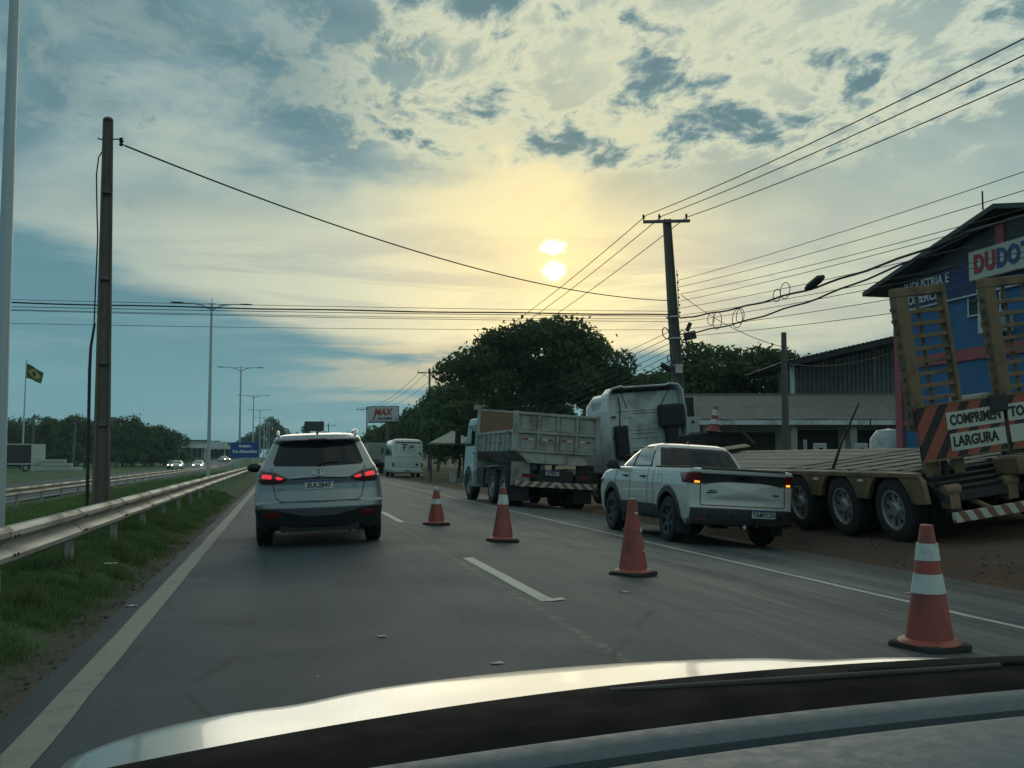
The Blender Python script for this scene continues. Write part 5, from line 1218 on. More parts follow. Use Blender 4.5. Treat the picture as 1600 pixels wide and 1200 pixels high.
# service wires to the short pole
wire('service_cable', 'service wire dropping from the power pole to the short grey pole', (px+.2,35.4,zb+7.2), (18.2,35.4,5.35), .25, .012)
wire('service_cable', 'lower service wire from the power pole to the short grey pole', (px+.1,35.5,zb+5.4), (18.3,35.4,4.6), .5, .008)
wire('service_cable', 'wire slung from the short grey pole up to the blue building', (18.3,35.4,4.75), (17.4,27.0,4.3), .25, .012)
for k, (a, b) in enumerate((((18.2,35.3,5.4),(17.85,35.3,4.5)),((18.45,35.3,5.2),(18.9,35.2,4.4)))):
    o = MB().tube([a, (a[0]+(b[0]-a[0])*.7+.08, a[1], (a[2]+b[2])/2), b], .012, 5).build('cable_loop', MT['cable'], smooth=60); tag(o, ('left' if k == 0 else 'right') + ' slack wire loop hanging at the short grey pole', 'cable')
for k in range(6):
    o = MB().lathe([(.001,-.04),(.03,-.03),(.045,0),(.03,.03),(.001,.04)], 8, (18.3+(-.28 if k < 3 else .22), 35.35, 5.1-.26*(k % 3))).build('insulator', MT['iron'], smooth=40)
    tag(o, f'small spool insulator at the short grey pole, {["upper","middle","lower"][k % 3]} one on its {"left" if k < 3 else "right"}', 'insulator', 'insulators at the short pole')
wire('overhead_cable', 'thin cable strung between the two thin poles by the white truck', (-36,165,7.2), (-31,168,7.0), .4, .03)

# ------------------------------------------------------------------ signs
def blue_sign():
    x, y = -2.4, 70; root = thing('road_sign', 'blue road sign with white lettering behind the mirror of the silver car', 'sign', (x, y, ground_z(x, y)), (0,0,R(-6)))
    b = MB().bb((-.92,-.02,1.20),(.92,.02,2.22)).build('sign_panel', mat('sign_blue', (.02,.085,.30), .4, 0, .04, 3), root, bevel=.01)
    text('Acesso', .27, MT['white_ink'], b, (.0,-.03,1.98), bold=.012); text('Rua Alexandrina', .27, MT['white_ink'], b, (0,-.03,1.62), bold=.012, sx=.86)
    for s in (-.6,.6): MB().cyl((s,.05,0),(s,.05,2.2),.04).build('post', MT['galv'], root, smooth=40)
blue_sign()
def billboard():
    x, y = 10.7, 112; root = thing('billboard', 'white advertising sign with red lettering on a single mast above the trees', 'billboard', (x, y, 0), (0, R(-.8), R(-8)))
    MB().cyl((.35,0,-.3),(.35,0,5.0),.22,.18,12).build('mast', MT['pole_dark'], root, smooth=40)
    p = MB().bb((-1.62,-.12,5.15),(1.62,.12,6.75)).build('panel', mat('sign_white', (.50,.53,.54), .45, 0, .04, 2), root, bevel=.02)
    MB().bb((-1.66,-.14,5.02),(1.66,.14,5.14)).bb((-1.66,-.14,6.76),(1.66,.14,6.80)).bb((-1.66,-.14,5.14),(-1.62,.14,6.76)).bb((1.62,-.14,5.14),(1.66,.14,6.76)).build('frame', MT['iron'], root)
    text('MAX', .98, MT['red_ink'], p, (-.12,-.135,6.14), bold=.045, shear=.25, sx=.88, depth=.01)
    MB().pts([(-1.22,-.135,5.28),(-1.02,-.135,5.28),(-.72,-.135,6.1),(-.86,-.135,6.2)], [(0,1,2,3)]).build('letter_tail', MT['red_ink'], p)
    text('ATACADISTA', .33, MT['ink'], p, (.12,-.135,5.46), bold=.018, shear=.15, sx=.80, depth=.01)
billboard()
def dark_board():
    root = thing('billboard', 'dark rear of a billboard far above the roof of the silver car', 'billboard', (5.6, 192, 0), (0,0,0))
    MB().bb((-1.75,-.1,6.1),(1.75,.1,7.9)).build('panel', MT['dark_metal'], root, bevel=.02)
    for s in (-1.2,0,1.2): MB().bb((s-.06,.1,6.0),(s+.06,.2,7.9)).build('batten', MT['dark_metal'], root)
    for s in (-1,1): MB().cyl((s,.2,0),(s,.2,6.1),.12).build('mast', MT['iron'], root)
    MB().cyl((1.2,0,7.9),(1.2,0,8.2),.05).build('floodlight', MT['iron'], root)
dark_board()
for k, (x, l) in enumerate(((-24.2,'left'),(-22.0,'right'))):
    root = thing('sign_post', f'{l} of two slim white posts on the far verge', 'post', (x, 140, ground_z(x,140)))
    MB().cyl((0,0,0),(0,0,2.6),.05).build('post', MT['lamp_white'], root)
    if k == 0: MB().box((.2,0,2.58),(.5,.04,.08)).build('plate', MT['lamp_white'], root)

# ------------------------------------------------------------------ flag
def flag():
    x, y = -34.5, 152; z0 = ground_z(x, y)
    root = thing('flagpole', 'tall thin flagpole beyond the opposite carriageway', 'flagpole', (x, y, z0), (0, R(.6), 0))
    MB().cyl((0,0,0),(0,0,15.2),.13,.07,10).build('pole', MT['lamp_white'], root, smooth=40)
    f = MB(); W_, H_ = 2.3, 2.0; us, vs = lin(0,1,22), lin(0,1,14)
    def fn(u, v):
        droop = .55*u*u; return (x+.19+u*W_*(.82+.12*v) , y + .22*math.sin(u*7+v*2)*u, z0+12.7+v*H_*(1-.25*u) - droop - .25*u + .12*math.sin(u*6+1)*u)
    f.grid(fn, us, vs)
    m = bpy.data.materials.new('green_flag_cloth'); m.use_nodes = True; t = m.node_tree; n = N(t)
    uv = n.xyz(n.new('ShaderNodeUVMap').outputs[0])
    a = n.m('ABSOLUTE', n.sub(uv[0], .5)); b = n.m('ABSOLUTE', n.sub(uv[1], .5))
    rh = n.m('LESS_THAN', n.add(n.div(a, .42), n.div(b, .38)), 1.0)
    di = n.m('LESS_THAN', n.add(n.m('POWER', n.mul(a, 1.43), 2.0), n.m('POWER', b, 2.0)), .036)
    c = n.mix(rh, (.01,.085,.03), (.40,.32,.02)); c = n.mix(di, c, (.01,.02,.12)); n.put(t.nodes['Principled BSDF'].inputs['Base Color'], c)
    me = f.mesh('flag', m, 60, False); uvl = me.uv_layers.new(name='UVMap')
    nv = len(vs)
    for lp in me.loops: i = lp.vertex_index; uvl.data[lp.index].uv = (us[i//nv], vs[i % nv])
    o = ob('flag', me); md = o.modifiers.new('thickness', 'SOLIDIFY'); md.thickness = .01
    tag(o, 'green flag with yellow lozenge and blue disc drooping from the flagpole', 'flag')
flag()

# ------------------------------------------------------------------ blue gabled shop
MT['blue_wall'] = mat('blue_rendered_wall', (.042,.145,.31), .8, 0, .14, .8, dirt=((.06,.12,.18), .35, 1.0), bump=.08, bscale=20)
MT['navy'] = mat('navy_band', (.045,.055,.16), .75, 0, .12, 1)
MT['pink'] = mat('faded_pink_trim', (.38,.10,.12), .8, 0, .14, 2)
MT['roof_dark'] = mat('dark_metal_roof', (.05,.058,.064), .6, .2, .25, 1.5)
MT['render_pale'] = mat('pale_dirty_render', (.36,.36,.32), .85, 0, .14, .9, dirt=((.16,.155,.14), .35, 1.2))
MT['tile_roof'] = mat('grey_brown_fibre_roof', (.14,.138,.128), .85, 0, .25, 1.5, bump=.3, bscale=14)
MT['shed_sheet'] = mat('grey_corrugated_sheet', (.22,.235,.23), .55, .3, .18, 1.4, dirt=((.10,.085,.07), .3, 1.5))
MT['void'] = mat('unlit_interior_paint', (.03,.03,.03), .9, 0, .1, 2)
def gable_shop():
    X0, Ya, Yb, Ym = 17.0, 15.5, 26.2, 21.2
    root = thing('shop_building', 'blue shop with pink trim, navy lettered band and dark gable roof behind the trailer', 'building', (X0, Ym, 0.2))
    eave = 5.75; ridge = 6.80; a, b = Yb-Ym, Ya-Ym
    zr = lambda y: ridge - (ridge-eave)*abs(y)/(a if y > 0 else -b)
    MB().prism([(b,-.3),(b,zr(b)),(0,ridge),(a,zr(a)),(a,-.3)], 0, 13, 'yz').build('wall', MT['blue_wall'], root)
    for (y0, y1) in ((0, a+.75), (b-1.0, 0)):
        zz = lambda y: ridge + .12 - (ridge-eave)*abs(y)/a*1.02
        MB().prism([(y0,zz(y0)),(y1,zz(y1)),(y1,zz(y1)+.12),(y0,zz(y0)+.12)], -.6, 13.4, 'yz').build('roof', MT['roof_dark'], root)
    # navy gable above the sloping band, its shadow put into the dark colour
    MB().prism([(a,5.86),(0,6.02),(b,6.02),(b,zr(b)+.0),(0,ridge-.02),(a,zr(a)+.12)], -.10, -.012, 'yz').build('shaded_gable_panel', MT['roof_dark'], root)
    MB().prism([(a,5.12),(b,5.12),(b,6.0),(0,6.0),(a,5.84)], -.07, -.004, 'yz').build('name_band', MT['navy'], root)
    for z in (5.10, 5.98): MB().bb((-.09,b,z-.02),(-.004,a,z+.025)).build('band_trim', MT['galv'], root)
    MB().bb((-.06,b,3.48),(-.003,a,3.78)).build('pink_band', MT['pink'], root)
    MB().bb((-.09,a-.28,-.3),(.1,a+.02,5.1)).build('corner_pillar', MT['pink'], root)
    MB().bb((-.14,.25,6.03),(-.10,.55,ridge-.1)).build('gable_post', MT['pink'], root)
    MB().bb((-.06,b,1.9),(-.003,a,2.05)).build('lower_band', MT['pink'], root)
    sg = MB().bb((-.22,-3.6,5.42),(-.10,1.48,6.16)).build('shop_sign', MT['board_white'], root, bevel=.02)
    rt = (R(90),0,R(-90))
    xx = 1.25
    for ch, m in (('D','red_ink'),('U','red_ink'),('D','plate_blue'),('O','plate_blue'),('T','plate_blue')):
        text(ch, .62, MT[m], sg, (-.235, xx-.18, 5.79), rt, bold=.024, sx=.85, depth=.01); xx -= .42
    text('Atacad', .30, MT['white_ink'], root, (-.09,.95,5.24), rt, bold=.008)
    text('INDUSTRIA E', .36, MT['white_ink'], root, (-.09,3.45,5.70), rt, bold=.006, sx=.95); text('COMERCIO', .36, MT['white_ink'], root, (-.09,3.62,5.34), rt, bold=.006, sx=1.0)
    w = MB().bb((-.05,.55,4.62),(-.003,1.75,5.02)).build('window', MT['glass'], root)
    for y in (.55,.95,1.35,1.75): MB().bb((-.07,y-.025,4.60),(-.05,y+.025,5.04)).build('mullion', MT['galv'], w)
    MB().bb((-.08,.5,4.56),(-.003,1.8,4.60)).build('sill', MT['galv'], w)
    ac = MB().bb((-.42,.15,4.02),(-.003,.95,4.50)).build('air_conditioner', MT['plate'], root, bevel=.03)
    MB().lathe([(.001,-.435),(.17,-.435),(.19,-.42)], 16, (0,.62,4.26), 'x').build('fan_grille', MT['black_plastic'], ac)
    d = MB().bb((-.05,2.2,-.3),(-.003,3.6,1.8)).build('shutter_door', MT['shed_sheet'], root)
    MB().cyl((-.8,.1,ridge+.1),(-.8,.1,ridge+.55),.02).build('roof_aerial', MT['iron'], root)
gable_shop()

# ------------------------------------------------------------------ pale low house and the metal shed behind it
def low_house():
    root = thing('house', 'low pale house with long grey roof, white fascia and porch posts', 'house', (22.0, 41.5, .25), (0,0,R(-12.5)))
    MB().bb((-6.8,.9,-.4),(6.2,6,2.65)).build('wall', MT['render_pale'], root)
    # fibre-cement roof in two overlapping courses of corrugated sheets
    def sheet(x0, x1, y0, z0, y1, z1):
        m = MB(); n = 24
        f = lambda u, v: (x0+(x1-x0)*u, y0+(y1-y0)*v, z0+(z1-z0)*v + .02*math.sin(u*(x1-x0)*2*math.pi/.18))
        m.grid(f, lin(0,1,n), [0,1]); return m
    for i in range(13):
        x0 = -7.4 + i*1.08
        for c in range(2):
            y0 = -.35+c*1.75; z0 = 2.62+c*.62+.04*c*0
            s_ = sheet(x0, x0+1.10, y0, z0+.05*(1-c)*0+.02*(i % 2), y0+1.85, z0+.66).build('roof_sheet', MT['tile_roof'], root, smooth=60)
    MB().bb((-7.4,3.2,3.86),(6.6,3.5,3.98)).build('roof_ridge', MT['tile_roof'], root)
    for i, (x0, x1) in enumerate(((-4.6,-.62),(-.55,3.0),(3.08,6.6))): MB().bb((x0,-.34,2.40),(x1,-.28,2.60)).build('fascia_board', MT['white_truck'], root)
    MB().bb((-7.4,-.15,2.2),(-4.7,-.08,2.42)).build('fascia_board', MT['white_truck'], root)
    for x in (-4.0,-.2,2.4,4.6,6.2): MB().bb((x-.14,-.05,-.4),(x+.14,.2,2.40)).build('porch_post', MT['render_pale'], root)
    for x0, x1, z0, z1 in ((-3.6,-.8,.0,2.1),(.2,2.0,.9,2.2),(2.9,4.2,.2,2.2),(4.9,6.0,.9,2.1)):
        w = MB().bb((x0,.84,z0),(x1,.90,z1)).build('window', MT['void'], root); MB().bb((x0-.05,.80,z0-.06),(x1+.05,.84,z0)).bb((x0-.05,.80,z1),(x1+.05,.84,z1+.06)).build('frame', MT['render_pale'], w)
    MB().tube([(-2.7,0,2.35),(-1.9,.1,1.6)], .06, 8).build('brace', MT['pole_dark'], root)
low_house()
def boundary():
    root = thing('garden_wall', 'grey yard wall with pale top rail in front of the low house', 'wall', (22.0, 38.3, .2), (0,0,R(-12.5)))
    for i in range(5): MB().bb((-1.2+i*1.55,0,-.4),(.25+i*1.55,.12,1.35)).build('panel', MT['concrete'], root)
    for i in range(6): MB().bb((-1.32+i*1.55,-.04,-.4),(-1.22+i*1.55,.16,1.75)).build('post', MT['render_pale'], root)
    MB().bb((1.9,-.06,1.36),(6.4,.14,1.46)).build('rail', MT['render_pale'], root)
    for k, x in enumerate((-.9, .75, 3.4)):
        r2 = thing('meter_box', ['pale cabinet on a post at the left end of the yard wall','square meter box on the yard wall beside the short pole','narrow concrete post with meter box before the yard wall'][k], 'meter box', (22.0+math.cos(R(-12.5))*x+.0, 38.0+math.sin(R(-12.5))*x, .2), (0,0,R(-12.5)))
        MB().bb((-.10,-.1,-.4),(.10,.1,1.2 if k < 2 else 2.3)).build('post', MT['concrete'], r2)
        MB().bb((-.22,-.2,1.0),(.28,.02,1.6)).build('box', mat('pale_meter_box', (.42,.46,.46), .5, 0, .06, 3), r2, bevel=.03)
        MB().box((.03,-.21,1.35),(.16,.02,.14)).build('meter_glass', MT['glass'], r2)
boundary()
def water_tank():
    root = thing('water_tank', 'white plastic tank beside the blue shop behind the trailer deck', 'tank', (18.0, 28.3, .3))
    MB().lathe([(.001,0),(.55,0),(.6,.1),(.6,.9),(.55,1.5),(.35,1.75),(.001,1.8)], 24).build('tank_body', MT['white_truck'], root, smooth=40)
    for z in (.5,.95): MB().lathe([(.61,z-.02),(.63,z),(.61,z+.02)], 24).build('tank_band', MT['iron'], root)
water_tank()
def metal_shed():
    root = thing('metal_shed', 'dark open metal shed with sloping roof beside the blue shop', 'shed', (28.6, 45.2, 1.1), (0,0,R(-12.5)))
    # mono-pitch: low at the left
    xl, xr, zl, zr = -4.6, 7.0, 4.75, 7.4; zf = lambda x: zl+(zr-zl)*(x-xl)/(xr-xl)
    for i in range(11):
        x0 = xl-.4+i*1.1; m = MB()
        m.grid(lambda u, v: (x0+1.12*u, -1.2+9*v, zf(x0+1.12*u)+.10+.025*math.sin(u*1.12*2*math.pi/.22)), lin(0,1,24), [0,1]); m.build('roof_sheet', MT['roof_dark'], root, smooth=60)
    for y in (-1.1, 2, 5, 7.5): MB().pts([(xl-.3,y,zf(xl-.3)-.2),(xr,y,zf(xr)-.2),(xr,y,zf(xr)+.05),(xl-.3,y,zf(xl-.3)+.05),(xl-.3,y+.12,zf(xl-.3)-.2),(xr,y+.12,zf(xr)-.2),(xr,y+.12,zf(xr)+.05),(xl-.3,y+.12,zf(xl-.3)+.05)], [(0,1,2,3),(4,7,6,5),(0,4,5,1),(3,2,6,7),(0,3,7,4),(1,5,6,2)]).build('rafter', MT['iron'], root)
    for x in (-4.5,-.5,3.5,6.9): MB().bb((x-.09,-.1,-1.4),(x+.09,.1,zf(x)-.1)).build('post', MT['galv'] if x < -4 else MT['pole_dark'], root)
    # ribbed sheets closing the rear
    for i in range(10):
        x0 = -4.4+i*1.12; m = MB()
        m.grid(lambda u, v: (x0+1.12*u, 3.0+.04*(1 if int(u*10) % 2 else -1), 2.9 + (zf(x0+1.12*u)-.25-2.9)*v), [k/20 for k in range(21)], [0,1]); m.build('wall_sheet', MT['shed_sheet'], root)
    MB().bb((-4.5,2.7,2.7),(6.9,2.9,2.85)).build('girt', MT['iron'], root)
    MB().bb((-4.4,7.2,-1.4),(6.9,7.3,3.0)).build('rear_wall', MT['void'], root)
    MB().lathe([(.001,0),(.16,.02),(.22,.22),(.001,.3)], 14, (2.6,-1.0,zf(2.6)-.75)).build('hanging_lamp', MT['galv'], root, smooth=40)
metal_shed()

# ------------------------------------------------------------------ roadside stall with canopy
def stall():
    x, y = 12.6, 66; z0 = ground_z(x, y)
    root = thing('market_canopy', 'cream pyramid canopy of a roadside stall by the tipper cab', 'canopy', (x, y, z0), (0,0,R(-6)))
    Cm = mat('cream_canvas', (.42,.41,.34), .8, 0, .08, 2, dirt=((.25,.24,.2), .2, 2))
    for sx in (0, 1):
        x0 = -1.9 + sx*2.2; w = 1.5; t = 3.25+.85*sx; e = 2.45+.1*sx
        MB().pts([(x0-w,-w,e),(x0+w,-w,e),(x0+w,w,e),(x0-w,w,e),(x0,0,t),(x0-w*.96,-w*.96,e-.1),(x0+w*.96,-w*.96,e-.1),(x0+w*.96,w*.96,e-.1),(x0-w*.96,w*.96,e-.1)], [(0,1,4),(1,2,4),(2,3,4),(3,0,4),(0,5,6,1),(1,6,7,2),(2,7,8,3),(3,8,5,0)]).build('canvas_roof', Cm, root)
        for a in (-1,1):
            for b in (-1,1): MB().cyl((x0+a*w*.93,b*w*.93,0),(x0+a*w*.93,b*w*.93,e),.035,n=8).build('leg', MT['iron'], root)
    for k, (dx, c, l, w, hh) in enumerate(((-.4,(.38,.14,.06),'orange crate on a trestle under the cream canopy',1.0,.42),(-2.2,(.25,.25,.22),'pale bin standing beside the orange crate',.5,.85))):
        r = thing('crate' if k == 0 else 'bin', l, 'crate' if k == 0 else 'bin', (x+dx, y-1.9, z0))
        if k == 0:
            cm = mat('orange_crate', c, .6, 0, .1, 4)
            for i in range(3): MB().bb((-w/2,-.3,.45+i*.15),(w/2,-.27,.45+i*.15+.12)).build('slat', cm, r)
            MB().bb((-w/2,-.26,.42),(w/2,.3,.86)).build('box', cm, r); MB().bb((-w/2,-.2,0),(-w/2+.06,.2,.42)).bb((w/2-.06,-.2,0),(w/2,.2,.42)).build('leg', MT['pole_dark'], r)
        else:
            MB().rings([[(w/2*k2*math.cos(a), w/2*k2*math.sin(a), zz) for a in lin(0,2*math.pi,16)[:-1]] for zz, k2 in ((0,.8),(hh,1),(hh+.03,1.06),(hh+.05,.9))]).build('bin_body', MT['render_pale'], r, smooth=40)
stall()

# ------------------------------------------------------------------ things beyond the opposite carriageway
def box_truck():
    x, y = -37.2, 152; root = thing('box_truck', 'white box truck parked beyond the opposite carriageway', 'truck', (x, y, ground_z(x,y)), (0,0,R(20)))
    MB().bb((-3.0,-1.25,1.0),(3.6,1.25,3.7)).build('cargo_box', MT['dark_metal'], root, bevel=.03)
    MB().bb((3.62,-1.27,1.0),(5.4,1.27,3.72)).build('white_box_end', MT['board_white'], root, bevel=.03)
    MB().bb((-3.0,-1.3,3.6),(3.6,-1.26,3.75)).bb((-3.0,-1.3,.95),(3.6,-1.26,1.1)).build('side_rail', MT['galv'], root)
    for q in (-2, 3.0, 4.6):
        for s in (-1,1):
            w = MB().lathe([(.3,-.14),(.48,-.14),(.5,0),(.48,.14),(.3,.14)], 20, (q,s*1.1,.5), 'y').build('wheel', MT['rubber'], root, smooth=40); MB().lathe([(.001,s*.1),(.3,s*.12)], 16, (q,s*1.1,.5), 'y').build('rim', MT['rim_grey'], w)
    MB().bb((-3.2,-.5,.7),(5.3,.5,1.0)).build('chassis', MT['dark_metal'], root)
box_truck()
def slabs():
    wm = mat('whitish_concrete_slab', (.46,.48,.46), .8, 0, .1, 2)
    for k, (dx, dz, w, h, l) in enumerate(((0,0,5.6,.55,'widest pale slab at the base of the slab pile on the far verge'),(-.4,.6,3.9,.5,'middle pale slab of the slab pile on the far verge'),(-.9,1.15,3.2,.45,'top pale slab of the slab pile on the far verge'),(-3.0,0,1.4,2.0,'upright pale block left of the slab pile on the far verge'))):
        x, y = -29.8+dx, 153; o = thing('concrete_slab', l, 'slab', (x, y, ground_z(x,y)+dz), (0,0,R(8)))
        MB().bb((-w/2,-.8,0),(w/2,.8,h)).build('slab', wm, o, bevel=.04); MB().bb((-w/2+.3,-.84,h*.35),(w/2-.3,-.8,h*.6)).build('groove', MT['render_pale'], o)
slabs()
def plaza():
    wl = MT['white_truck']
    def hall(label, x, y, w, h, d, mm, canopy):
        z0 = ground_z(x, y); root = thing('shop_hall', label, 'building', (x, y, z0), (0,0,R(6)))
        MB().bb((-w/2,0,0),(w/2,d,h)).build('wall', mm, root)
        MB().bb((-w/2-.3,-.4,h),(w/2+.3,d+.3,h+.4)).build('roof', MT['roof_dark'], root)
        for i in range(int(w/3)): 
            wx = -w/2+1.5+i*3
            o = MB().bb((wx-1.1,-.08,.5),(wx+1.1,.0,h*.62)).build('window', MT['glass'], root); MB().bb((wx-.05,-.12,.5),(wx+.05,-.08,h*.62)).build('frame', MT['galv'], o)
        if canopy:
            MB().bb((-w/2,-6,h*.62),(w/2,-.1,h*.62+1.0)).build('canopy', wl, root)
            for i in range(4): MB().cyl((-w/2+.5+i*(w-1)/3,-5.5,0),(-w/2+.5+i*(w-1)/3,-5.5,h*.62),.15,n=8).build('column', wl, root)
            MB().bb((-w*.2,-6.1,h*.7),(w*.2,-6.02,h*.7+1.9)).build('sign_panel', wl, root)
    hall('white-canopied shop hall far along the opposite carriageway', -32, 305, 22, 5.2, 12, MT['render_pale'], True)
    hall('grey low hall behind the first whole lamp post', -20, 330, 16, 4.6, 10, MT['concrete'], True)
    hall('grey block at the left end of the far shops', -47, 312, 10, 4.0, 9, MT['shed_sheet'], False)
    z0 = ground_z(-36, 262); root = thing('notice_board', 'pale notice board beside the far shops at the edge of the trees', 'board', (-38.0, 262, z0-.3))
    MB().bb((-1.9,-.1,.6),(1.9,.1,3.2)).build('panel', wl, root)
    for s in (-1.6,1.6): MB().bb((s-.08,-.05,0),(s+.08,.05,.6)).build('post', MT['iron'], root)
    for z in (1.2,1.8,2.4): MB().bb((-1.6,-.13,z),(1.6,-.1,z+.15)).build('text_bar', MT['concrete'], root)
plaza()
WC = mat('far_white_paint', (.55,.57,.55), .35, 0, .03, 2, coat=.4); DC = mat('far_dark_paint', (.04,.045,.05), .3, 0, .05, 2, coat=.4)
small_car('hatchback_car', 'white oncoming car with lit headlights, left of the pair', (-16.2, 174, -.58), 180, WC)
small_car('hatchback_car', 'white oncoming car with lit headlights, right of the pair', (-13.4, 179, -.58), 180, WC)
small_car('hatchback_car', 'dark car crossing before the far shops, beyond the white pair', (-24.5, 240, ground_z(-24.5,240)), 100, DC, True)
small_car('hatchback_car', 'white car far along the road near the blue sign', (-14.5, 262, ground_z(-14.5,262)+.05), 205, WC, True)
small_car('hatchback_car', 'third oncoming car partly hidden behind the left white one', (-17.6, 182, -.58), 180, DC, True)

# ------------------------------------------------------------------ trees
LF_DARK = leaf_mat('dark_tree_leaves', (.040,.072,.034), (.100,.150,.062), .5, .32)
LF_MID = leaf_mat('mid_green_leaves', (.050,.090,.036), (.120,.180,.070), .6, .32)
BARK = mat('dark_bark', (.06,.05,.042), .9, 0, .25, 4, bump=.5, bscale=14, stretch=(3,3,.6))
def tree(name, label, x, y, trunk_h, trunk_r, blobs, n, size, lm, seed, group=None, cat='tree', core=True):
    rg = np.random.default_rng(seed); z0 = ground_z(x, y)
    root = thing(name, label, cat, (x, y, z0), group=group)
    # sub-clumps over each blob so the outline is lumpy
    C_, R_ = [], []
    blobs = [(b[0]+rg.normal(0,.12)*b[3], b[1], b[2]*(1+rg.normal(0,.05)), b[3]*rg.uniform(.85,1.18), b[4], b[5]*rg.uniform(.85,1.15)) for b in blobs]
    for b in blobs:
        bx, by, bz, rx, ry, rz = b; k = max(5, int(16*(rx*rz)/9))
        for _ in range(k):
            d = rg.normal(size=3); d /= np.linalg.norm(d); d[2] = abs(d[2])*1.0 - .25 if rg.random() < .8 else d[2]
            t = .62+.30*rg.random()
            C_.append((bx+d[0]*rx*t, by+d[1]*ry*t, bz+d[2]*rz*t)); q = (.26+.20*rg.random()); R_.append((rx*q, ry*q, rz*q*.8))
        C_.append((bx, by, bz)); R_.append((rx*.7, ry*.7, rz*.7))
    C_ = np.array(C_); R_ = np.array(R_)
    wgt = (R_[:,0]*R_[:,2]); wgt = wgt/wgt.sum(); idx = rg.choice(len(C_), n, p=wgt)
    d = rg.normal(size=(n,3)); d /= np.linalg.norm(d, axis=1)[:,None]
    rad = 1 - np.abs(rg.normal(0, .28, n)); rad = np.where(rg.random(n) < .16, rad*(1.1+.35*rg.random(n)), rad)
    P = C_[idx] + d*R_[idx]*rad[:,None]
    a = rg.normal(size=(n,3)); a /= np.linalg.norm(a, axis=1)[:,None]; b = np.cross(a, d + rg.normal(0,.6,(n,3))); b /= np.linalg.norm(b, axis=1)[:,None]+1e-6
    s = size*(.55+.9*rg.random(n))[:,None]
    cr = ob('crown', leaf_mesh('crown', P, a*s*.5, b*s*.6, lm), root); cr['kind'] = 'stuff'
    tb = MB(); fork = trunk_h*.75
    tb.tube([(0,0,-.3),(.05*trunk_r,.0,.2),(.1,0.05,fork*.6),(.0,.1,fork)], [trunk_r*1.3,trunk_r,trunk_r*.85,trunk_r*.7], 9)
    for bl in blobs:
        e = (bl[0], bl[1], bl[2]+bl[5]*.25); mid = (bl[0]*.35, bl[1]*.35, fork+(e[2]-fork)*.45)
        tb.tube([(0,.05,fork*.9), mid, e], [trunk_r*.55,trunk_r*.36,trunk_r*.12], 7)
        for _ in range(3):
            v = rg.normal(size=3); tb.tube([mid, (bl[0]+v[0]*bl[3]*.35, bl[1]+v[1]*bl[4]*.35, bl[2]+abs(v[2])*bl[5]*.3)], [trunk_r*.22,trunk_r*.05], 5)
    tb.build('trunk', BARK, root, smooth=60)
    return root
tree('broadleaf_tree', 'biggest dark tree, its broad domed crown rising behind the tipper truck', 16.5, 67, 4.5, .38,
     [(-3.4,0,6.4,2.8,2.8,2.6),(.2,0,8.5,4.2,3.2,2.9),(3.6,.5,7.0,3.4,3.0,2.8),(0,1,6.0,4.6,3.2,2.2)], 29000, .30, LF_DARK, 21)
tree('broadleaf_tree', 'spreading dark tree joining the biggest one, sloping down behind the white tractor', 22.2, 67, 3.5, .32,
     [(-1.5,0,6.2,3.0,2.6,2.3),(1.8,0,5.4,2.8,2.4,2.2),(3.3,.5,4.4,2.2,2.0,1.9)], 24000, .30, LF_DARK, 22)
tree('broadleaf_tree', 'dark tree behind the power pole and the metal shed', 27.6, 60, 3.2, .28,
     [(-1.6,0,6.3,2.6,2.4,2.2),(1.4,0,6.7,2.9,2.4,2.2),(3.6,0,6.0,2.2,2.0,1.9),(-3.0,0,5.0,1.9,2.0,1.8),(0,0,4.2,4.0,2.0,2.2)], 26000, .28, LF_DARK, 23)
SH = [(12.6,75,6.6,'dark bush at the foot of the biggest tree, left side'),(16.0,75,6.4,'dark bush at the foot of the biggest tree, middle'),(19.5,74,6.2,'dark bush at the foot of the biggest tree, right side'),(23.0,72,5.6,'dark bush under the spreading tree'),
      (27.5,68,5.2,'dark bush behind the low house roof'),(14.6,84,8.6,'tall leafy hedge tree right of the minibus'),(14.2,96,8.6,'tall leafy hedge tree behind the hedge pole'),(13.8,108,7.8,'hedge tree just behind the minibus roof'),(13.6,122,7.0,'hedge tree below the advertising sign'),
      (13.8,138,7.0,'hedge tree left of the sign mast'),(13.0,156,6.2,'far hedge tree over the grey cargo truck'),(12.4,176,5.6,'farthest tree of the roadside hedge'),(23.5,62,4.2,'low tree in the gap left of the power pole')]
for i, (x, y, h, l) in enumerate(SH):
    k = 1.0 if y < 80 else 1.15
    tree('bush' if y < 80 else 'hedge_tree', l, x, y, h*.4, .14, [(-.7*k,0,h*.45,1.9*k,1.8,h*.40),(.8*k,.3,h*.52,1.9*k,1.8,h*.42),(0,0,h*.72,1.4*k,1.4,h*.26)], 9500 if y < 115 else 5000, .28 if y < 115 else .4, LF_DARK if i % 3 else LF_MID, 40+i, 'roadside hedge', 'bush' if y < 80 else 'tree')
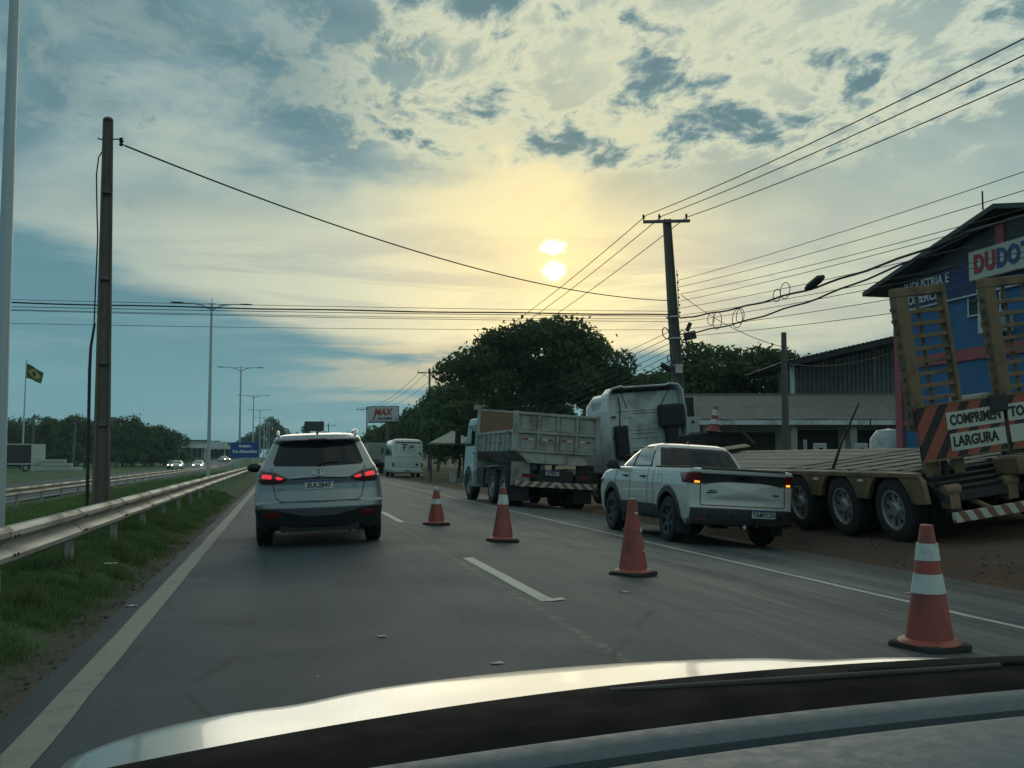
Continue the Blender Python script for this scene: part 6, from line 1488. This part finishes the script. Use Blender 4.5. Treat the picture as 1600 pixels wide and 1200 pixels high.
# wood beyond the opposite carriageway
q = np.random.default_rng(5)
WD = []; ORD = 'first second third fourth fifth sixth seventh eighth ninth tenth eleventh twelfth thirteenth fourteenth fifteenth sixteenth seventeenth'.split()
for i in range(17):
    t = i/16; x = -66 + 44*t + q.uniform(-1,1); y = 196 + 18*t + q.uniform(-4,4); h = 11.6 - 2.0*abs(t-.45)*1.4 + q.uniform(-1.6,1.0)
    WD.append((x, y, h))
for i, (x, y, h) in enumerate(WD):
    side = ORD[i] + ' from the left'
    tree('wood_tree', f'dark tree of the wood beyond the opposite carriageway, {side}', x, y, 2.2, .25, [(-1.4,0,h*.42,3.3,2.6,h*.40),(1.5,.4,h*.50,3.1,2.4,h*.38),(q.uniform(-1,1),0,h*.72,2.2,1.8,h*.22),(0,-1.8,h*.20,3.8,1.8,h*.24)], 7000, .5, LF_DARK if i % 2 else LF_MID, 70+i, 'trees of the wood beyond the far carriageway')
for i, (x, y, h, w, l) in enumerate(((-4.5,430,17,9,'round dark tree on the skyline left of the silver car'),(-13,440,11,8,'lower tree on the skyline by the lamp posts'),(9,420,12.5,7,'far tree beside the dark billboard'),(17,430,11,8,'far tree right of the dark billboard'),(26,430,10,8,'far tree low above the silver car roof'),
      (-62,420,7.5,12,'low tree line on the skyline behind the far shops, left'),(-44,430,8.2,12,'low tree line on the skyline behind the far shops, middle'),(-27,430,7.4,11,'low tree line on the skyline behind the far shops, right'),(-84,420,7,14,'tree on the skyline behind the wood'))):
    tree('skyline_tree', l, x, y, h*.4, .4, [(-w*.3,0,h*.5,w*.45,4,h*.32),(w*.3,0,h*.52,w*.45,4,h*.34),(0,0,h*.70,w*.4,4,h*.30),(0,0,h*.25,w*.6,3,h*.25)], 3800, .9, LF_DARK, 120+i, 'skyline trees')

# ------------------------------------------------------------------ litter on the asphalt
LM = mat('pale_litter', (.45,.44,.40), .7, 0, .1, 9)
for k, (x, y, w, d, l) in enumerate(((6.35,9.6,.22,.06,'flattened white scrap on the shoulder beside the near cone'),(-1.30,9.9,.10,.05,'white scrap on the pavement edge by the grass'),(.70,7.4,.05,.04,'small pale scrap in the middle of the left lane'),(1.28,6.2,.07,.05,'small torn scrap in the lane before the bonnet'),(3.1,9.2,.10,.03,'narrow pale scrap left of the plain cone'),(-1.85,12.3,.14,.10,'crumpled white paper at the grass edge'))):
    z = road_z(x)+.004 if x > -1.4 else ground_z(x,y)+.06
    m = MB(); m.grid(lambda u, v: (x+(u-.5)*w+.01*math.sin(v*9), y+(v-.5)*d, z+.003+.004*math.sin(u*7+k)*math.sin(v*5+k)), lin(0,1,6), lin(0,1,5))
    o = m.build('litter_scrap', LM, smooth=50); md = o.modifiers.new('thickness', 'SOLIDIFY'); md.thickness = .003; tag(o, l, 'litter')

# ------------------------------------------------------------------ the car the picture is taken from: bonnet, cowl, wiper and dashboard
def own_car():
    XC = .57
    root = thing('car_front', 'bonnet, wiper cowl and dashboard of the car the view looks out of', 'car', (XC, 0, 0), (0, R(-2.0), 0))
    zc = CAM_Z
    P = mat('champagne_silver_paint', (.34,.35,.33), .30, .55, .03, 2, coat=.4)
    yc = lambda u: 1.95 - .30*abs(u)**2                     # crest of the bonnet, swept back at the sides
    def hood(u, k):
        a = abs(u); c = yc(u); y = .92 + (c+.36-.92)*k; t = max(0, y-c)
        return (u*.85, y, zc - .406 + .008*a**2 - .02*a**14 - 1.1*t*t - .04*t + .010*(1-sm(y, c-.4, c)) - .006*math.exp(-((a-.60)/.10)**2))
    us = lin(-1, 1, 60); ks = lin(0, 1, 44)
    m = MB(); m.grid(hood, us, ks); b = m.build('bonnet', P, root, smooth=70)
    md = b.modifiers.new('thickness', 'SOLIDIFY'); md.thickness = .02; md.offset = -1
    for s in (-1,1):
        w = MB(); w.grid(lambda v, k: (hood(s,k)[0]+s*(.006+.06*math.sin(v*1.5)), hood(s,k)[1], hood(s,k)[2]-.01-(hood(s,k)[2]-.28)*v), lin(0,1,8), ks)
        w.build('front_wing', P, root, smooth=60)
        wheel(root, (s*.76,1.55,.28), .31, .2, MT['rim_grey'], s)
    n_ = MB(); n_.grid(lambda u, v: (hood(u,1)[0], hood(u,1)[1]+.12*math.sin(v*1.6), hood(u,1)[2]-.005-(hood(u,1)[2]-.2)*v), us, lin(0,1,8)); n_.build('nose', P, root, smooth=60)
    # black scuttle at the foot of the windscreen, following the same sweep
    def arc(y0, z0, u): return (u*.80, y0 - .21*abs(u)**2.0, z0)
    c = MB(); c.rings([[arc(*p, u) for p in ((1.20,zc-.40),(1.19,zc-.30),(1.16,zc-.252),(1.10,zc-.240),(.98,zc-.240),(.88,zc-.256),(.86,zc-.40),(1.1,zc-.42))] for u in lin(-1,1,40)]); c.build('scuttle', MT['matte_black'], root, smooth=40)
    MB().tube([arc(1.06,zc-.238,u) for u in lin(.10,.92,14)], .0035, 6).build('wiper_blade', MT['rubber'], root, smooth=60)
    px_ = -.19; wm = MB().rings([[(px_+.040*math.cos(a)*k, 1.08+.028*math.sin(a)*k, zc-.262+h) for a in lin(0,2*math.pi,14)[:-1]] for h, k in ((0,1.1),(.012,1.0),(.017,.7))]); wm.build('wiper_pivot', MT['matte_black'], root, smooth=50)
    MB().tube([(px_,1.08,zc-.244), (0,1.05,zc-.240), (.25,1.03,zc-.240)], [.006,.005,.004], 8).build('wiper_arm', MT['black_plastic'], root, smooth=60)
    # dashboard: stepped soft-grey pad with a black demister slot
    Dg = mat('grey_dash_vinyl', (.075,.100,.118), .6, 0, .06, 40, bump=.15, bscale=300)
    def dash(prof, mm, nm): MB().rings([[(u*.74, y - .10*abs(u)**2, z) for y, z in prof] for u in lin(-1,1,40)]).build(nm, mm, root, smooth=35)
    dash([(.806,zc-.222),(.80,zc-.203),(.785,zc-.199),(.765,zc-.201),(.755,zc-.207),(.75,zc-.26),(.80,zc-.26)], Dg, 'dash_front_roll')
    dash([(.748,zc-.222),(.69,zc-.219),(.69,zc-.26),(.748,zc-.26)], MT['matte_black'], 'demister_slot')
    dash([(.688,zc-.205),(.682,zc-.190),(.665,zc-.186),(.58,zc-.187),(.50,zc-.20),(.38,zc-.27),(.38,zc-.40),(.688,zc-.40)], Dg, 'dash_pad')
own_car()

# ------------------------------------------------------------------ thin bluish volume added to lift dark tones, for the missing windscreen glare
def haze():
    m = bpy.data.materials.new('shadow_lift_haze'); m.use_nodes = True; t = m.node_tree; t.nodes.clear()
    v = t.nodes.new('ShaderNodeVolumePrincipled'); v.inputs['Density'].default_value = .0003; v.inputs['Color'].default_value = (.66,.92,.95,1); v.inputs['Anisotropy'].default_value = .0
    o = t.nodes.new('ShaderNodeOutputMaterial'); t.links.new(v.outputs[0], o.inputs['Volume'])
    b = MB().bb((-460,-80,-2.6),(460,1560,26)).build('haze', m); b['kind'] = 'stuff'; b['label'] = 'thin bluish haze added to lift the dark tones'; b['category'] = 'haze'
haze()
